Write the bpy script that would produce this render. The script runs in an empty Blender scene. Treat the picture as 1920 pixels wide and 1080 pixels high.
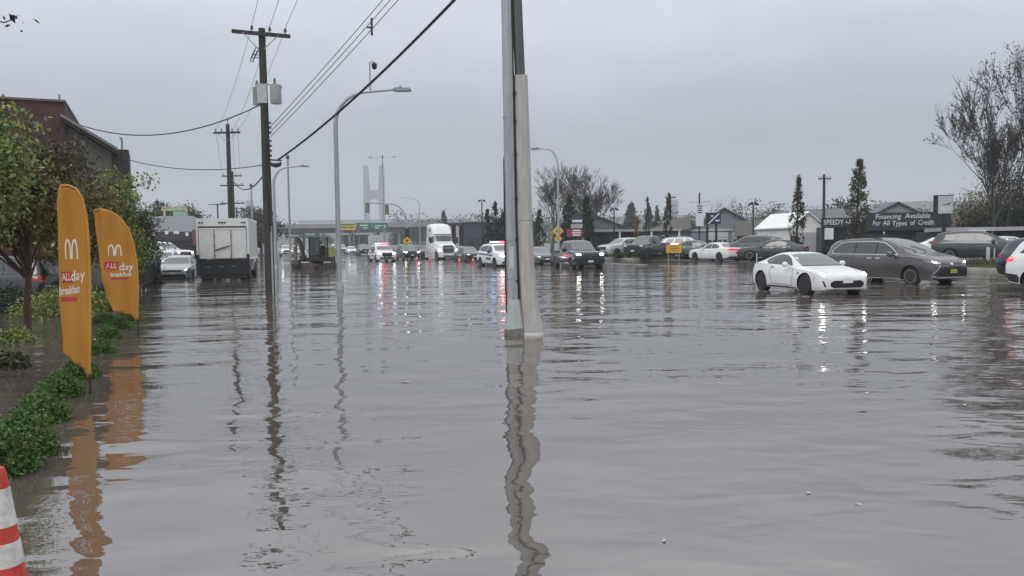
import bpy, bmesh, math, random
import numpy as np
from mathutils import Vector, Matrix, Euler
from mathutils.bvhtree import BVHTree

# ------------------------------------------------------------------ camera
SC = bpy.context.scene
COL = SC.collection
CAM_H = 1.7
cam_data = bpy.data.cameras.new('camera')
cam = bpy.data.objects.new('camera', cam_data)
COL.objects.link(cam)
cam_data.sensor_width = 36.0
cam_data.lens = 36.0 * 1500 / 1920
cam_data.clip_start = 0.05
cam_data.clip_end = 12000
PITCH, ROLL = math.radians(3.245), math.radians(-0.78)
CAM_R = Matrix.Rotation(math.pi / 2 - PITCH, 4, 'X') @ Matrix.Rotation(ROLL, 4, 'Z')
cam.matrix_world = Matrix.Translation((0, 0, CAM_H)) @ CAM_R
SC.camera = cam

# ------------------------------------------------------------------ sky: overcast
SUN_EL, SUN_AZ = math.radians(48), math.radians(215)
world = bpy.data.worlds.new('World')
SC.world = world
world.use_nodes = True
nt = world.node_tree
nt.nodes.clear()
N = nt.nodes.new
out = N('ShaderNodeOutputWorld')
bg = N('ShaderNodeBackground')
sky = N('ShaderNodeTexSky')
sky.sky_type = 'NISHITA'
sky.sun_disc = False
sky.sun_elevation = SUN_EL
sky.sun_rotation = SUN_AZ
tc = N('ShaderNodeTexCoord')
sep = N('ShaderNodeSeparateXYZ')
nt.links.new(tc.outputs['Generated'], sep.inputs[0])
ramp = N('ShaderNodeValToRGB')          # brightness of an overcast sky: zenith three times the horizon
ramp.color_ramp.elements[0].position = 0.0
ramp.color_ramp.elements[0].color = (0.205, 0.237, 0.270, 1)
ramp.color_ramp.elements[1].position = 1.0
ramp.color_ramp.elements[1].color = (0.97, 0.985, 1.0, 1)
for ps, cl in ((0.13, (0.275, 0.303, 0.335, 1)), (0.27, (0.505, 0.53, 0.58, 1)), (0.55, (0.80, 0.82, 0.855, 1))):
    e = ramp.color_ramp.elements.new(ps)
    e.color = cl
nt.links.new(sep.outputs[2], ramp.inputs[0])
mp = N('ShaderNodeMapping'); mp.inputs['Scale'].default_value = (1.0, 1.0, 2.6); mp.inputs['Location'].default_value = (8.1, 4.6, 2.3)
nt.links.new(tc.outputs['Generated'], mp.inputs[0])
nz = N('ShaderNodeTexNoise')
nz.inputs['Scale'].default_value = 3.4; nz.inputs['Detail'].default_value = 5; nz.inputs['Roughness'].default_value = 0.55
nt.links.new(mp.outputs[0], nz.inputs[0])
mr = N('ShaderNodeMapRange'); mr.inputs[1].default_value = 0.3; mr.inputs[2].default_value = 0.7
mr.inputs[3].default_value = 0.90; mr.inputs[4].default_value = 1.10
nt.links.new(nz.outputs[0], mr.inputs[0])
mul = N('ShaderNodeMixRGB'); mul.blend_type = 'MULTIPLY'; mul.inputs[0].default_value = 1.0
nt.links.new(ramp.outputs[0], mul.inputs[1]); nt.links.new(mr.outputs[0], mul.inputs[2])
sk = N('ShaderNodeMixRGB'); sk.blend_type = 'MULTIPLY'; sk.inputs[0].default_value = 1.0
sk.inputs[2].default_value = (0.06, 0.06, 0.06, 1)
nt.links.new(sky.outputs[0], sk.inputs[1])
mixs = N('ShaderNodeMixRGB'); mixs.inputs[0].default_value = 0.92
nt.links.new(sk.outputs[0], mixs.inputs[1]); nt.links.new(mul.outputs[0], mixs.inputs[2])
nt.links.new(mixs.outputs[0], bg.inputs[0])
bg.inputs[1].default_value = 1.0
nt.links.new(bg.outputs[0], out.inputs[0])

sun_data = bpy.data.lights.new('sun', 'SUN')
sun_data.energy = 0.6
sun_data.angle = math.radians(25)
sun_data.color = (1.0, 0.97, 0.93)
sun = bpy.data.objects.new('sun', sun_data)
COL.objects.link(sun)
sun.rotation_euler = Euler((math.pi / 2 - SUN_EL, 0, math.pi - SUN_AZ), 'XYZ')

SC.view_settings.view_transform = 'Standard'
SC.view_settings.look = 'None'
SC.view_settings.exposure = 0.6
SC.view_settings.gamma = 1.0
SC.view_settings.use_curve_mapping = False
SC.cycles.max_bounces = 6
SC.cycles.diffuse_bounces = 2
SC.cycles.glossy_bounces = 3
SC.cycles.transmission_bounces = 3
SC.cycles.volume_bounces = 1
SC.cycles.transparent_max_bounces = 6
SC.cycles.use_denoising = True
SC.cycles.sample_clamp_indirect = 6.0

# ------------------------------------------------------------------ from the photograph's pixels to places
def ray(u, v):
    d = Vector(((u - 960) / 1500, -(v - 540) / 1500, -1))
    return (CAM_R.to_3x3() @ d)

def G(u, v, z=0.0):
    d = ray(u, v)
    k = (z - CAM_H) / d.z
    return Vector((d.x * k, d.y * k, z))

def W(u, v, d):
    r = ray(u, v)
    return Vector((r.x / r.y * d, d, CAM_H + r.z / r.y * d))

def at(u, d, z=0.0):
    """the place at distance d (metres ahead) seen in picture column u, at height z"""
    v = 455 - (u - 960) * 0.0136 + 1500 * (CAM_H - z) / d
    p = W(u, v, d)
    return Vector((p.x, d, z))

RA = math.radians(20.5)                  # the street runs away to the left at this angle
def RN(t, n, z=0.0):
    return Vector((-math.sin(RA) * t + math.cos(RA) * n, math.cos(RA) * t + math.sin(RA) * n, z))
def toward(h):                           # heading of a vehicle that comes towards the camera
    h = math.radians(h); return math.atan2(-math.cos(h), math.sin(h))
def away(h):
    h = math.radians(h); return math.atan2(math.cos(h), -math.sin(h))
# ------------------------------------------------------------------ materials
MATS = {}
def mat(name, color, rough=0.6, metal=0.0, var=0.18, scale=3.0, bump=0.0, bscale=40.0, emit=None, estr=0.0, coat=0.0, island=None, spec=0.5, stretch=(1, 1, 1), sheen=None):
    if name in MATS:
        return MATS[name]
    m = bpy.data.materials.new(name)
    m.use_nodes = True
    t = m.node_tree
    b = t.nodes['Principled BSDF']
    c = tuple(color) + (1,)
    b.inputs['Base Color'].default_value = c
    b.inputs['Roughness'].default_value = rough
    b.inputs['Metallic'].default_value = metal
    b.inputs['Specular IOR Level'].default_value = spec
    if coat:
        b.inputs['Coat Weight'].default_value = coat
        b.inputs['Coat Roughness'].default_value = 0.06
    if emit:
        b.inputs['Emission Color'].default_value = tuple(emit) + (1,)
        b.inputs['Emission Strength'].default_value = estr
    if island:
        g = t.nodes.new('ShaderNodeNewGeometry')
        r = t.nodes.new('ShaderNodeValToRGB')
        els = r.color_ramp.elements
        for i, col in enumerate(island):
            p = i / (len(island) - 1)
            el = els[0] if i == 0 else (els[1] if i == len(island) - 1 else els.new(p))
            el.position = p
            el.color = tuple(col) + (1,)
        t.links.new(g.outputs['Random Per Island'], r.inputs[0])
        t.links.new(r.outputs[0], b.inputs['Base Color'])
    elif var:
        tcn = t.nodes.new('ShaderNodeTexCoord')
        mpn = t.nodes.new('ShaderNodeMapping'); mpn.inputs['Scale'].default_value = stretch
        n = t.nodes.new('ShaderNodeTexNoise')
        n.inputs['Scale'].default_value = scale; n.inputs['Detail'].default_value = 6; n.inputs['Roughness'].default_value = 0.65
        t.links.new(tcn.outputs['Object'], mpn.inputs[0]); t.links.new(mpn.outputs[0], n.inputs[0])
        r = t.nodes.new('ShaderNodeValToRGB')
        r.color_ramp.elements[0].position = 0.3; r.color_ramp.elements[1].position = 0.7
        r.color_ramp.elements[0].color = tuple(max(0, x * (1 - var)) for x in color) + (1,)
        r.color_ramp.elements[1].color = tuple(min(1, x * (1 + var * 0.8)) for x in color) + (1,)
        t.links.new(n.outputs[0], r.inputs[0]); t.links.new(r.outputs[0], b.inputs['Base Color'])
        if metal == 0 and rough > 0.25:
            mr = t.nodes.new('ShaderNodeMapRange')
            mr.inputs[3].default_value = max(0.05, rough - 0.12); mr.inputs[4].default_value = min(1, rough + 0.12)
            t.links.new(n.outputs[0], mr.inputs[0]); t.links.new(mr.outputs[0], b.inputs['Roughness'])
    if bump:
        n2 = t.nodes.new('ShaderNodeTexNoise'); n2.inputs['Scale'].default_value = bscale; n2.inputs['Detail'].default_value = 4
        tc2 = t.nodes.new('ShaderNodeTexCoord'); t.links.new(tc2.outputs['Object'], n2.inputs[0])
        bp = t.nodes.new('ShaderNodeBump'); bp.inputs['Strength'].default_value = bump; bp.inputs['Distance'].default_value = 0.02
        t.links.new(n2.outputs[0], bp.inputs['Height']); t.links.new(bp.outputs[0], b.inputs['Normal'])
    MATS[name] = m
    return m

# ------------------------------------------------------------------ meshes
def link(o, parent=None):
    COL.objects.link(o)
    if parent is not None:
        o.parent = parent
    return o

def tag(o, label=None, cat=None, group=None, kind=None):
    if label: o['label'] = label
    if cat: o['category'] = cat
    if group: o['group'] = group
    if kind: o['kind'] = kind
    return o

def empty(name, loc=(0, 0, 0), rz=0.0, label=None, cat=None, group=None):
    o = bpy.data.objects.new(name, None)
    o.empty_display_size = 0.3
    COL.objects.link(o)
    o.location = loc
    o.rotation_euler = (0, 0, rz)
    return tag(o, label, cat, group)

def copy_tree(o, parent=None):
    c = o.copy(); COL.objects.link(c); c.parent = parent
    for ch in list(o.children):
        copy_tree(ch, c)
    return c

class MB:
    """collects shapes for one mesh"""
    def __init__(self):
        self.v = []; self.f = []; self.m = []; self.mi = 0
    def add(self, vs, fs):
        o = len(self.v)
        self.v.extend([tuple(x) for x in vs])
        for f in fs:
            self.f.append(tuple(i + o for i in f)); self.m.append(self.mi)
        return self
    def box(self, c, s, rz=0.0, rot=None):
        hx, hy, hz = s[0] / 2, s[1] / 2, s[2] / 2
        R = rot if rot is not None else Matrix.Rotation(rz, 3, 'Z')
        c = Vector(c)
        vs = [c + R @ Vector((sx * hx, sy * hy, sz * hz)) for sz in (-1, 1) for sx, sy in ((-1, -1), (1, -1), (1, 1), (-1, 1))]
        return self.add(vs, [(3, 2, 1, 0), (4, 5, 6, 7), (0, 1, 5, 4), (1, 2, 6, 5), (2, 3, 7, 6), (3, 0, 4, 7)])
    def bb(self, x0, x1, y0, y1, z0, z1):
        return self.box(((x0 + x1) / 2, (y0 + y1) / 2, (z0 + z1) / 2), (abs(x1 - x0), abs(y1 - y0), abs(z1 - z0)))
    def tube(self, pts, r, n=8, cap=True):
        pts = [Vector(p) for p in pts]
        rs = r if isinstance(r, (list, tuple)) else [r] * len(pts)
        vs = []; fs = []
        up = Vector((0, 0, 1))
        prev = None
        for i, p in enumerate(pts):
            d = (pts[min(i + 1, len(pts) - 1)] - pts[max(i - 1, 0)])
            if d.length < 1e-9: d = up
            d.normalize()
            if prev is None:
                a = d.cross(up)
                if a.length < 1e-3: a = d.cross(Vector((1, 0, 0)))
            else:
                a = prev - d * prev.dot(d)
                if a.length < 1e-4: a = d.cross(up)
            a.normalize(); prev = a
            b = d.cross(a)
            for k in range(n):
                t = 2 * math.pi * k / n
                vs.append(p + (a * math.cos(t) + b * math.sin(t)) * rs[i])
        for i in range(len(pts) - 1):
            for k in range(n):
                k2 = (k + 1) % n
                fs.append((i * n + k, i * n + k2, (i + 1) * n + k2, (i + 1) * n + k))
        if cap:
            fs.append(tuple(range(n - 1, -1, -1)))
            fs.append(tuple(range((len(pts) - 1) * n, len(pts) * n)))
        return self.add(vs, fs)
    def lathe(self, prof, n=16, c=(0, 0, 0), axis='Z'):
        """prof: (radius, height) pairs"""
        vs = []; fs = []
        for r, h in prof:
            for k in range(n):
                t = 2 * math.pi * k / n
                x, y, z = r * math.cos(t), r * math.sin(t), h
                if axis == 'Y': x, y, z = x, z, -y
                if axis == 'X': x, y, z = z, x, y
                vs.append((x + c[0], y + c[1], z + c[2]))
        for i in range(len(prof) - 1):
            for k in range(n):
                k2 = (k + 1) % n
                fs.append((i * n + k, i * n + k2, (i + 1) * n + k2, (i + 1) * n + k))
        fs.append(tuple(range(n - 1, -1, -1)))
        fs.append(tuple(range((len(prof) - 1) * n, len(prof) * n)))
        return self.add(vs, fs)
    def prism(self, poly, a0, a1, axis='Y'):
        """poly of 2D points; extruded along axis. axis Y: (x,z); X: (y,z); Z: (x,y)"""
        n = len(poly)
        def p3(p, a):
            return {'Y': (p[0], a, p[1]), 'X': (a, p[0], p[1]), 'Z': (p[0], p[1], a)}[axis]
        vs = [p3(p, a0) for p in poly] + [p3(p, a1) for p in poly]
        fs = [tuple(range(n)), tuple(range(2 * n - 1, n - 1, -1))]
        for i in range(n):
            j = (i + 1) % n
            fs.append((i, i + n, j + n, j))
        return self.add(vs, fs)
    def mesh(self, name, mats, smooth=35, bevel=0.0, recalc=True):
        me = bpy.data.meshes.new(name)
        me.from_pydata(self.v, [], self.f)
        mats = mats if isinstance(mats, (list, tuple)) else [mats]
        for m in mats: me.materials.append(m)
        if len(mats) > 1:
            me.polygons.foreach_set('material_index', self.m)
        if recalc or bevel:
            bm = bmesh.new(); bm.from_mesh(me)
            if recalc: bmesh.ops.recalc_face_normals(bm, faces=bm.faces)
            if bevel:
                es = [e for e in bm.edges if e.is_manifold and e.calc_face_angle(0) > 0.6]
                bmesh.ops.bevel(bm, geom=es, offset=bevel, segments=2, affect='EDGES', clamp_overlap=True)
            bm.to_mesh(me); bm.free()
        if smooth:
            me.polygons.foreach_set('use_smooth', [True] * len(me.polygons))
            me.set_sharp_from_angle(angle=math.radians(smooth))
        me.update()
        return me
    def build(self, name, mats, parent=None, smooth=35, bevel=0.0, recalc=True, loc=None, rz=None):
        o = bpy.data.objects.new(name, self.mesh(name, mats, smooth, bevel, recalc))
        link(o, parent)
        if loc is not None: o.location = loc
        if rz is not None: o.rotation_euler = (0, 0, rz)
        return o

def obj(name, me, parent=None, loc=None, rz=None):
    o = bpy.data.objects.new(name, me)
    link(o, parent)
    if loc is not None: o.location = loc
    if rz is not None: o.rotation_euler = (0, 0, rz)
    return o

def text_mesh(s, size=1.0, bold=0.0, width=None, shear=0.0, align='CENTER'):
    """flat lettering in the XY plane, as (verts, faces)"""
    cu = bpy.data.curves.new('lettering', 'FONT')
    cu.body = s; cu.size = size; cu.align_x = align; cu.align_y = 'CENTER'; cu.offset = bold; cu.shear = shear
    cu.resolution_u = 3
    o = bpy.data.objects.new('lettering', cu)
    me = bpy.data.meshes.new_from_object(o)
    vs = [Vector(v.co) for v in me.vertices]; fs = [tuple(p.vertices) for p in me.polygons]
    bpy.data.objects.remove(o); bpy.data.curves.remove(cu); bpy.data.meshes.remove(me)
    if width and vs:
        w = max(v.x for v in vs) - min(v.x for v in vs)
        for v in vs: v.x *= width / w
    return vs, fs

def lettering(s, size, m, parent, origin, right, up, off=0.008, width=None, bold=0.0, shear=0.0, name='lettering'):
    vs, fs = text_mesh(s, size, bold, width, shear)
    right = Vector(right).normalized(); up = Vector(up).normalized(); nn = right.cross(up)
    mb = MB(); mb.add([Vector(origin) + right * v.x + up * v.y + nn * off for v in vs], fs)
    return mb.build(name, m, parent, smooth=0, recalc=False)

def quad_panel(mb, o, right, up, w, h, th):
    """a thin board centred on o, facing right x up"""
    right = Vector(right).normalized(); up = Vector(up).normalized(); nn = right.cross(up)
    R = Matrix((right, up, nn)).transposed()
    return mb.box(o, (w, h, th), rot=R)

rnd = random.Random(7)
# ------------------------------------------------------------------ the setting
M_ASPH = mat('wet_asphalt', (0.052, 0.053, 0.056), rough=0.22, var=0.35, scale=0.6, bump=0.25, bscale=60)
M_LOT = mat('wet_lot', (0.07, 0.07, 0.072), rough=0.3, var=0.35, scale=0.4, bump=0.2, bscale=40)
M_KERB = mat('kerb_concrete', (0.34, 0.33, 0.31), rough=0.6, var=0.3, scale=2)
M_GRASS = mat('verge_grass', (0.075, 0.085, 0.035), rough=0.9, var=0.4, scale=3, bump=0.6, bscale=30)
M_PAINT_L = mat('road_paint', (0.55, 0.55, 0.52), rough=0.5, var=0.3, scale=5)

def sheet(name, pts, z, m, kind='structure'):
    mb = MB(); mb.add([(p[0], p[1], z) for p in pts], [tuple(range(len(pts)))])
    o = mb.build(name, m, smooth=0, recalc=False)
    if o.data.polygons[0].normal.z < 0:
        o.data.flip_normals()
    return tag(o, kind=kind)

def slab(name, t0, t1, n0, n1, z0, z1, m, parent=None):
    mb = MB()
    p = [RN(t0, n0), RN(t0, n1), RN(t1, n1), RN(t1, n0)]
    mb.prism([(q.x, q.y) for q in p], z0, z1, 'Z')
    return mb.build(name, m, parent, smooth=0)

sheet('ground', [(-4000, -200), (4000, -200), (4000, 5000), (-4000, 5000)], -0.45, M_ASPH)

# flood water: an opaque, silty sheet with low wind ripples
def water_material():
    m = bpy.data.materials.new('flood_water')
    m.use_nodes = True
    t = m.node_tree; L = t.links.new; NN = t.nodes.new
    b = t.nodes['Principled BSDF']
    b.inputs['Roughness'].default_value = 0.015
    b.inputs['IOR'].default_value = 3.0
    geo = NN('ShaderNodeNewGeometry')
    # silt: slow drifting patches of slightly different brown
    sn = NN('ShaderNodeTexNoise'); sn.inputs['Scale'].default_value = 0.16; sn.inputs['Detail'].default_value = 3
    L(geo.outputs['Position'], sn.inputs[0])
    cr = NN('ShaderNodeValToRGB')
    cr.color_ramp.elements[0].position = 0.32; cr.color_ramp.elements[0].color = (0.076, 0.062, 0.055, 1)
    cr.color_ramp.elements[1].position = 0.68; cr.color_ramp.elements[1].color = (0.112, 0.092, 0.082, 1)
    L(sn.outputs[0], cr.inputs[0]); L(cr.outputs[0], b.inputs['Base Color'])
    def waves(scale, stretch, rot, detail, dist, rough=0.5):
        mp = NN('ShaderNodeMapping'); mp.inputs['Scale'].default_value = stretch; mp.inputs['Rotation'].default_value = (0, 0, rot)
        L(geo.outputs['Position'], mp.inputs[0])
        n = NN('ShaderNodeTexNoise'); n.inputs['Scale'].default_value = scale; n.inputs['Detail'].default_value = detail
        n.inputs['Roughness'].default_value = rough; n.inputs['Distortion'].default_value = dist
        L(mp.outputs[0], n.inputs[0])
        return n.outputs[0]
    a = waves(0.85, (0.75, 1.3, 1), 0.12, 1.0, 0.3)
    c = waves(2.6, (0.7, 1.25, 1), -0.25, 1.5, 0.4)
    f = waves(9.0, (0.6, 1.2, 1), 0.3, 2.0, 0.2)
    # wind patches: where the small ripples are stronger or weaker
    g = waves(0.11, (0.6, 1.6, 1), 0.2, 2.0, 0.0)
    gr = NN('ShaderNodeMapRange'); gr.inputs[1].default_value = 0.36; gr.inputs[2].default_value = 0.62
    gr.inputs[3].default_value = 0.15; gr.inputs[4].default_value = 1.15
    L(g, gr.inputs[0])
    def scaled(x, k):
        q = NN('ShaderNodeMath'); q.operation = 'MULTIPLY'; L(x, q.inputs[0]); q.inputs[1].default_value = k
        return q.outputs[0]
    def addm(x, y):
        q = NN('ShaderNodeMath'); L(x, q.inputs[0]); L(y, q.inputs[1]); return q.outputs[0]
    def mulm(x, y):
        q = NN('ShaderNodeMath'); q.operation = 'MULTIPLY'; L(x, q.inputs[0]); L(y, q.inputs[1]); return q.outputs[0]
    sw = waves(0.28, (0.7, 1.5, 1), 0.3, 1.0, 0.2)
    h = addm(addm(scaled(sw, 0.07), scaled(a, 0.040)), mulm(addm(scaled(c, 0.020), scaled(f, 0.0028)), gr.outputs[0]))
    bp = NN('ShaderNodeBump'); bp.inputs['Strength'].default_value = 1.0; bp.inputs['Distance'].default_value = 1.0
    L(h, bp.inputs['Height']); L(bp.outputs[0], b.inputs['Normal'])
    return m
M_WATER = water_material()
wp = [RN(-40, -60), RN(-40, 39.6), RN(135, 39.6), RN(135, -60)]
tag(sheet('flood_water', wp, 0.0, M_WATER), kind='structure')

# beyond the flood the road rises out of the water
def road_far():
    mb = MB()
    mb.add([RN(128, -60, -0.05), RN(128, 39.6, -0.05), RN(150, 39.6, 0.06), RN(150, -60, 0.06), RN(600, 39.6, 0.12), RN(600, -60, 0.12)],
           [(0, 1, 2, 3), (3, 2, 4, 5)])
    return tag(mb.build('road', M_ASPH, smooth=0), kind='structure')
road_far()

# the far side of the street: kerb, verge and the sales lots behind it
lot = slab('sales_lot', -60, 620, 39.5, 400, -0.44, 0.25, M_LOT); tag(lot, kind='structure')
for t0, t1 in ((-60, 42), (63, 135)):
    v = slab('verge', t0, t1, 36.0, 39.5, -0.44, 0.26, M_GRASS); tag(v, kind='structure')
    x = t0
    while x < t1 - 0.1:
        x1 = min(x + 2.4, t1)
        if x1 > 20: slab('kerb_stone', x + 0.01, x1 - 0.01, 35.8, 35.99, -0.44, 0.14 + rnd.uniform(-0.012, 0.012), M_KERB, v)
        x = x1
def verge_grass():
    g = np.random.default_rng(5); n = 26000
    t = np.where(g.random(n) < .45, g.uniform(8, 42, n), g.uniform(63, 125, n)); nn = 36.05 + 3.4 * g.random(n) ** 1.3
    bx = -math.sin(RA) * t + math.cos(RA) * nn; by = math.cos(RA) * t + math.sin(RA) * nn
    hgt = g.uniform(.06, .2, n) * (1 + .8 * (np.sin(t * .7) > .3)); a = g.uniform(0, math.pi, n); wd = g.uniform(.02, .05, n)
    dx, dy = np.cos(a) * wd, np.sin(a) * wd; lx, ly = g.normal(0, .05, n), g.normal(0, .05, n)
    V = np.stack([np.stack([bx - dx, by - dy, np.full(n, .25)], 1), np.stack([bx + dx, by + dy, np.full(n, .25)], 1), np.stack([bx + lx, by + ly, .25 + hgt], 1)], 1).reshape(-1, 3)
    me = bpy.data.meshes.new('grass'); me.vertices.add(n * 3); me.vertices.foreach_set('co', V.ravel()); me.loops.add(n * 3); me.loops.foreach_set('vertex_index', np.arange(n * 3))
    me.polygons.add(n); me.polygons.foreach_set('loop_start', np.arange(n) * 3); me.polygons.foreach_set('loop_total', np.full(n, 3))
    me.materials.append(mat('grass_blades', (.1, .1, .04), rough=.8, var=0, island=[(.07, .085, .03), (.12, .12, .045), (.15, .13, .06), (.06, .07, .028)])); me.update()
    o = obj('grass', me); tag(o, 'rough wet grass on the far verge', 'grass', kind='stuff')
verge_grass()
apron = slab('driveway', 42.02, 62.98, 36.0, 39.49, -0.44, 0.03, M_LOT); tag(apron, kind='structure')
# concrete median nose that just breaks the surface
med = empty('median', RN(44, 28.6, 0)); tag(med, kind='structure')
MM = mat('median_concrete', (0.30, 0.29, 0.27), rough=0.5, var=0.3)
x = 40.0
while x < 60:
    ln = rnd.uniform(0.9, 2.0)
    mb = MB(); p = [RN(x, 28.4), RN(x, 28.75), RN(x + ln - 0.06, 28.75), RN(x + ln - 0.06, 28.4)]
    z1 = rnd.uniform(-0.015, 0.05)
    mb.prism([(q.x - med.location.x, q.y - med.location.y) for q in p], -0.4, z1, 'Z')
    mb.build('kerb_stone', MM, med, smooth=0, bevel=0.01)
    x += ln
# left bank: kerbed planting bed along the frontage, its top under a hand of water
bank = slab('planting_bed', -6, 46, -9, -1.75, -0.44, -0.06, mat('wet_soil', (0.05, 0.04, 0.03), rough=0.8, var=0.4, bump=0.5)); tag(bank, kind='structure')

# wooded hills far away
def hill(name, pts, d, depth, m):
    """pts: (u, v) of the ridge line in the photograph at distance d"""
    mb = MB(); vs = []; n = len(pts)
    r2 = random.Random(len(pts))
    top = []
    for i in range(n - 1):
        for k in range(8):
            f = k / 8; u = pts[i][0] * (1 - f) + pts[i + 1][0] * f; v = pts[i][1] * (1 - f) + pts[i + 1][1] * f
            p = W(u, v + r2.uniform(-1.6, 1.6), d); top.append(p)
    top.append(W(pts[-1][0], pts[-1][1], d))
    for p in top:
        vs += [(p.x, d, -0.4), (p.x, d + depth * 0.25, p.z * 0.62), (p.x, d + depth * 0.5, p.z), (p.x, d + depth, -0.4)]
    fs = []
    for i in range(len(top) - 1):
        for k in range(3):
            fs.append((i * 4 + k, (i + 1) * 4 + k, (i + 1) * 4 + k + 1, i * 4 + k + 1))
    mb.add(vs, fs)
    return tag(mb.build(name, m, smooth=80), kind='structure')
M_HILL = mat('hill_forest', (0.04, 0.055, 0.045), rough=0.95, var=0.3, scale=0.03)
hill('hills', [(-200, 446), (150, 440), (420, 430), (560, 432), (680, 424), (820, 418), (960, 418), (1120, 402), (1250, 396), (1380, 398), (1500, 400), (1640, 390), (1720, 372), (1860, 366), (2000, 372), (2200, 380)], 1080, 300, M_HILL)
# ------------------------------------------------------------------ vehicles: lofted bodies with panes, lamps and trim laid onto them
M_GLASS = mat('car_glass', (0.035, 0.045, 0.048), rough=0.04, var=0.0, spec=0.8)
M_GLASS_L = mat('screen_glass', (0.10, 0.125, 0.125), rough=0.05, var=0.0, spec=0.9)
M_BLACK = mat('black_trim', (0.016, 0.016, 0.018), rough=0.45, var=0.2)
M_TYRE = mat('tyre_rubber', (0.018, 0.018, 0.019), rough=0.6, var=0.3, scale=12)
M_RIM = mat('alloy_rim', (0.45, 0.46, 0.48), rough=0.3, metal=0.8, var=0.15)
M_RIMD = mat('dark_rim', (0.035, 0.035, 0.04), rough=0.3, metal=0.5, var=0.15)
M_CHROME = mat('chrome_trim', (0.62, 0.64, 0.66), rough=0.18, metal=0.9, var=0.1)
M_LAMP = mat('lamp_lens', (0.62, 0.65, 0.68), rough=0.12, var=0.1, scale=8)
M_HEAD = mat('headlight_on', (0.9, 0.9, 0.9), rough=0.1, var=0, emit=(1.0, 0.95, 0.86), estr=13)
M_DRL = mat('headlight_dim', (0.8, 0.8, 0.8), rough=0.1, var=0, emit=(1.0, 0.96, 0.9), estr=2.2)
M_TAIL = mat('tail_lens', (0.32, 0.012, 0.015), rough=0.15, var=0.1)
M_TAIL_ON = mat('tail_lit', (0.5, 0.02, 0.03), rough=0.15, var=0, emit=(1.0, 0.04, 0.06), estr=1.1)
M_PLATE = mat('plate_white', (0.62, 0.62, 0.64), rough=0.4, var=0.08)
M_PLATE_Y = mat('plate_green', (0.30, 0.33, 0.10), rough=0.4, var=0.08)
M_SEAM = mat('seam_dark', (0.02, 0.02, 0.022), rough=0.7, var=0)
def paint(name, c, rough=0.22, metal=0.0, coat=0.6):
    return mat('paint_' + name, c, rough=rough, metal=metal, var=0.06, scale=2.0, coat=coat)

def pchip(xs, ys, q):
    xs = np.array(xs, float); ys = np.array(ys, float)
    h = np.diff(xs); dl = np.diff(ys) / h
    m = np.zeros(len(xs))
    for i in range(1, len(xs) - 1):
        if dl[i - 1] * dl[i] > 0:
            w1 = 2 * h[i] + h[i - 1]; w2 = h[i] + 2 * h[i - 1]
            m[i] = (w1 + w2) / (w1 / dl[i - 1] + w2 / dl[i])
    m[0], m[-1] = dl[0], dl[-1]
    k = np.clip(np.searchsorted(xs, q) - 1, 0, len(xs) - 2)
    t = (q - xs[k]) / h[k]
    return ((1 + 2 * t) * (1 - t) ** 2 * ys[k] + t * (1 - t) ** 2 * h[k] * m[k] + t * t * (3 - 2 * t) * ys[k + 1] + t * t * (t - 1) * h[k] * m[k + 1])

def section(zb, zs, zr, wb, ws, wr):
    h = zs - zb; g = zr - zs; wm = max(wb, ws) * 1.015
    return [(0, zb), (wb * .84, zb), (wb * .95, zb + .02 * h), (wb * .99, zb + .10 * h), (wm * .995, zb + .28 * h), (wm, zb + .52 * h), (wm * .985, zb + .70 * h),
            (ws * .985, zb + .86 * h), (ws * .965, zs - 0.02 * h), (ws * .94 - (ws - wr) * .06, zs + .05 * g), (ws * .93 - (ws * .93 - wr) * .38, zs + .38 * g),
            (ws * .93 - (ws * .93 - wr) * .72, zs + .70 * g), (wr * 1.0, zs + .88 * g), (wr * .90, zs + .95 * g), (wr * .6, zs + .985 * g), (wr * .3, zs + g), (0, zs + g)]

def loft(keys, step=0.085):
    keys = sorted(keys)
    kx = [k[0] for k in keys]
    xs = []
    for i in range(len(kx) - 1):
        n = max(2, int(math.ceil((kx[i + 1] - kx[i]) / step)))
        xs += list(np.linspace(kx[i], kx[i + 1], n, endpoint=False))
    xs.append(kx[-1]); xs = np.array(xs)
    cols = [pchip(kx, [k[j] for k in keys], xs) for j in range(1, 7)]
    mb = MB(); ns = None
    for i, x in enumerate(xs):
        s = section(*[c[i] for c in cols])
        ring = [(x, y, z) for y, z in s] + [(x, -y, z) for y, z in s[-2:0:-1]]
        ns = len(ring); mb.v += ring
    for i in range(len(xs) - 1):
        for k in range(ns):
            k2 = (k + 1) % ns
            mb.f.append((i * ns + k, i * ns + k2, (i + 1) * ns + k2, (i + 1) * ns + k)); mb.m.append(0)
    mb.f.append(tuple(range(ns))); mb.m.append(0)
    mb.f.append(tuple(range((len(xs) - 1) * ns, len(xs) * ns))[::-1]); mb.m.append(0)
    return mb

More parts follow.
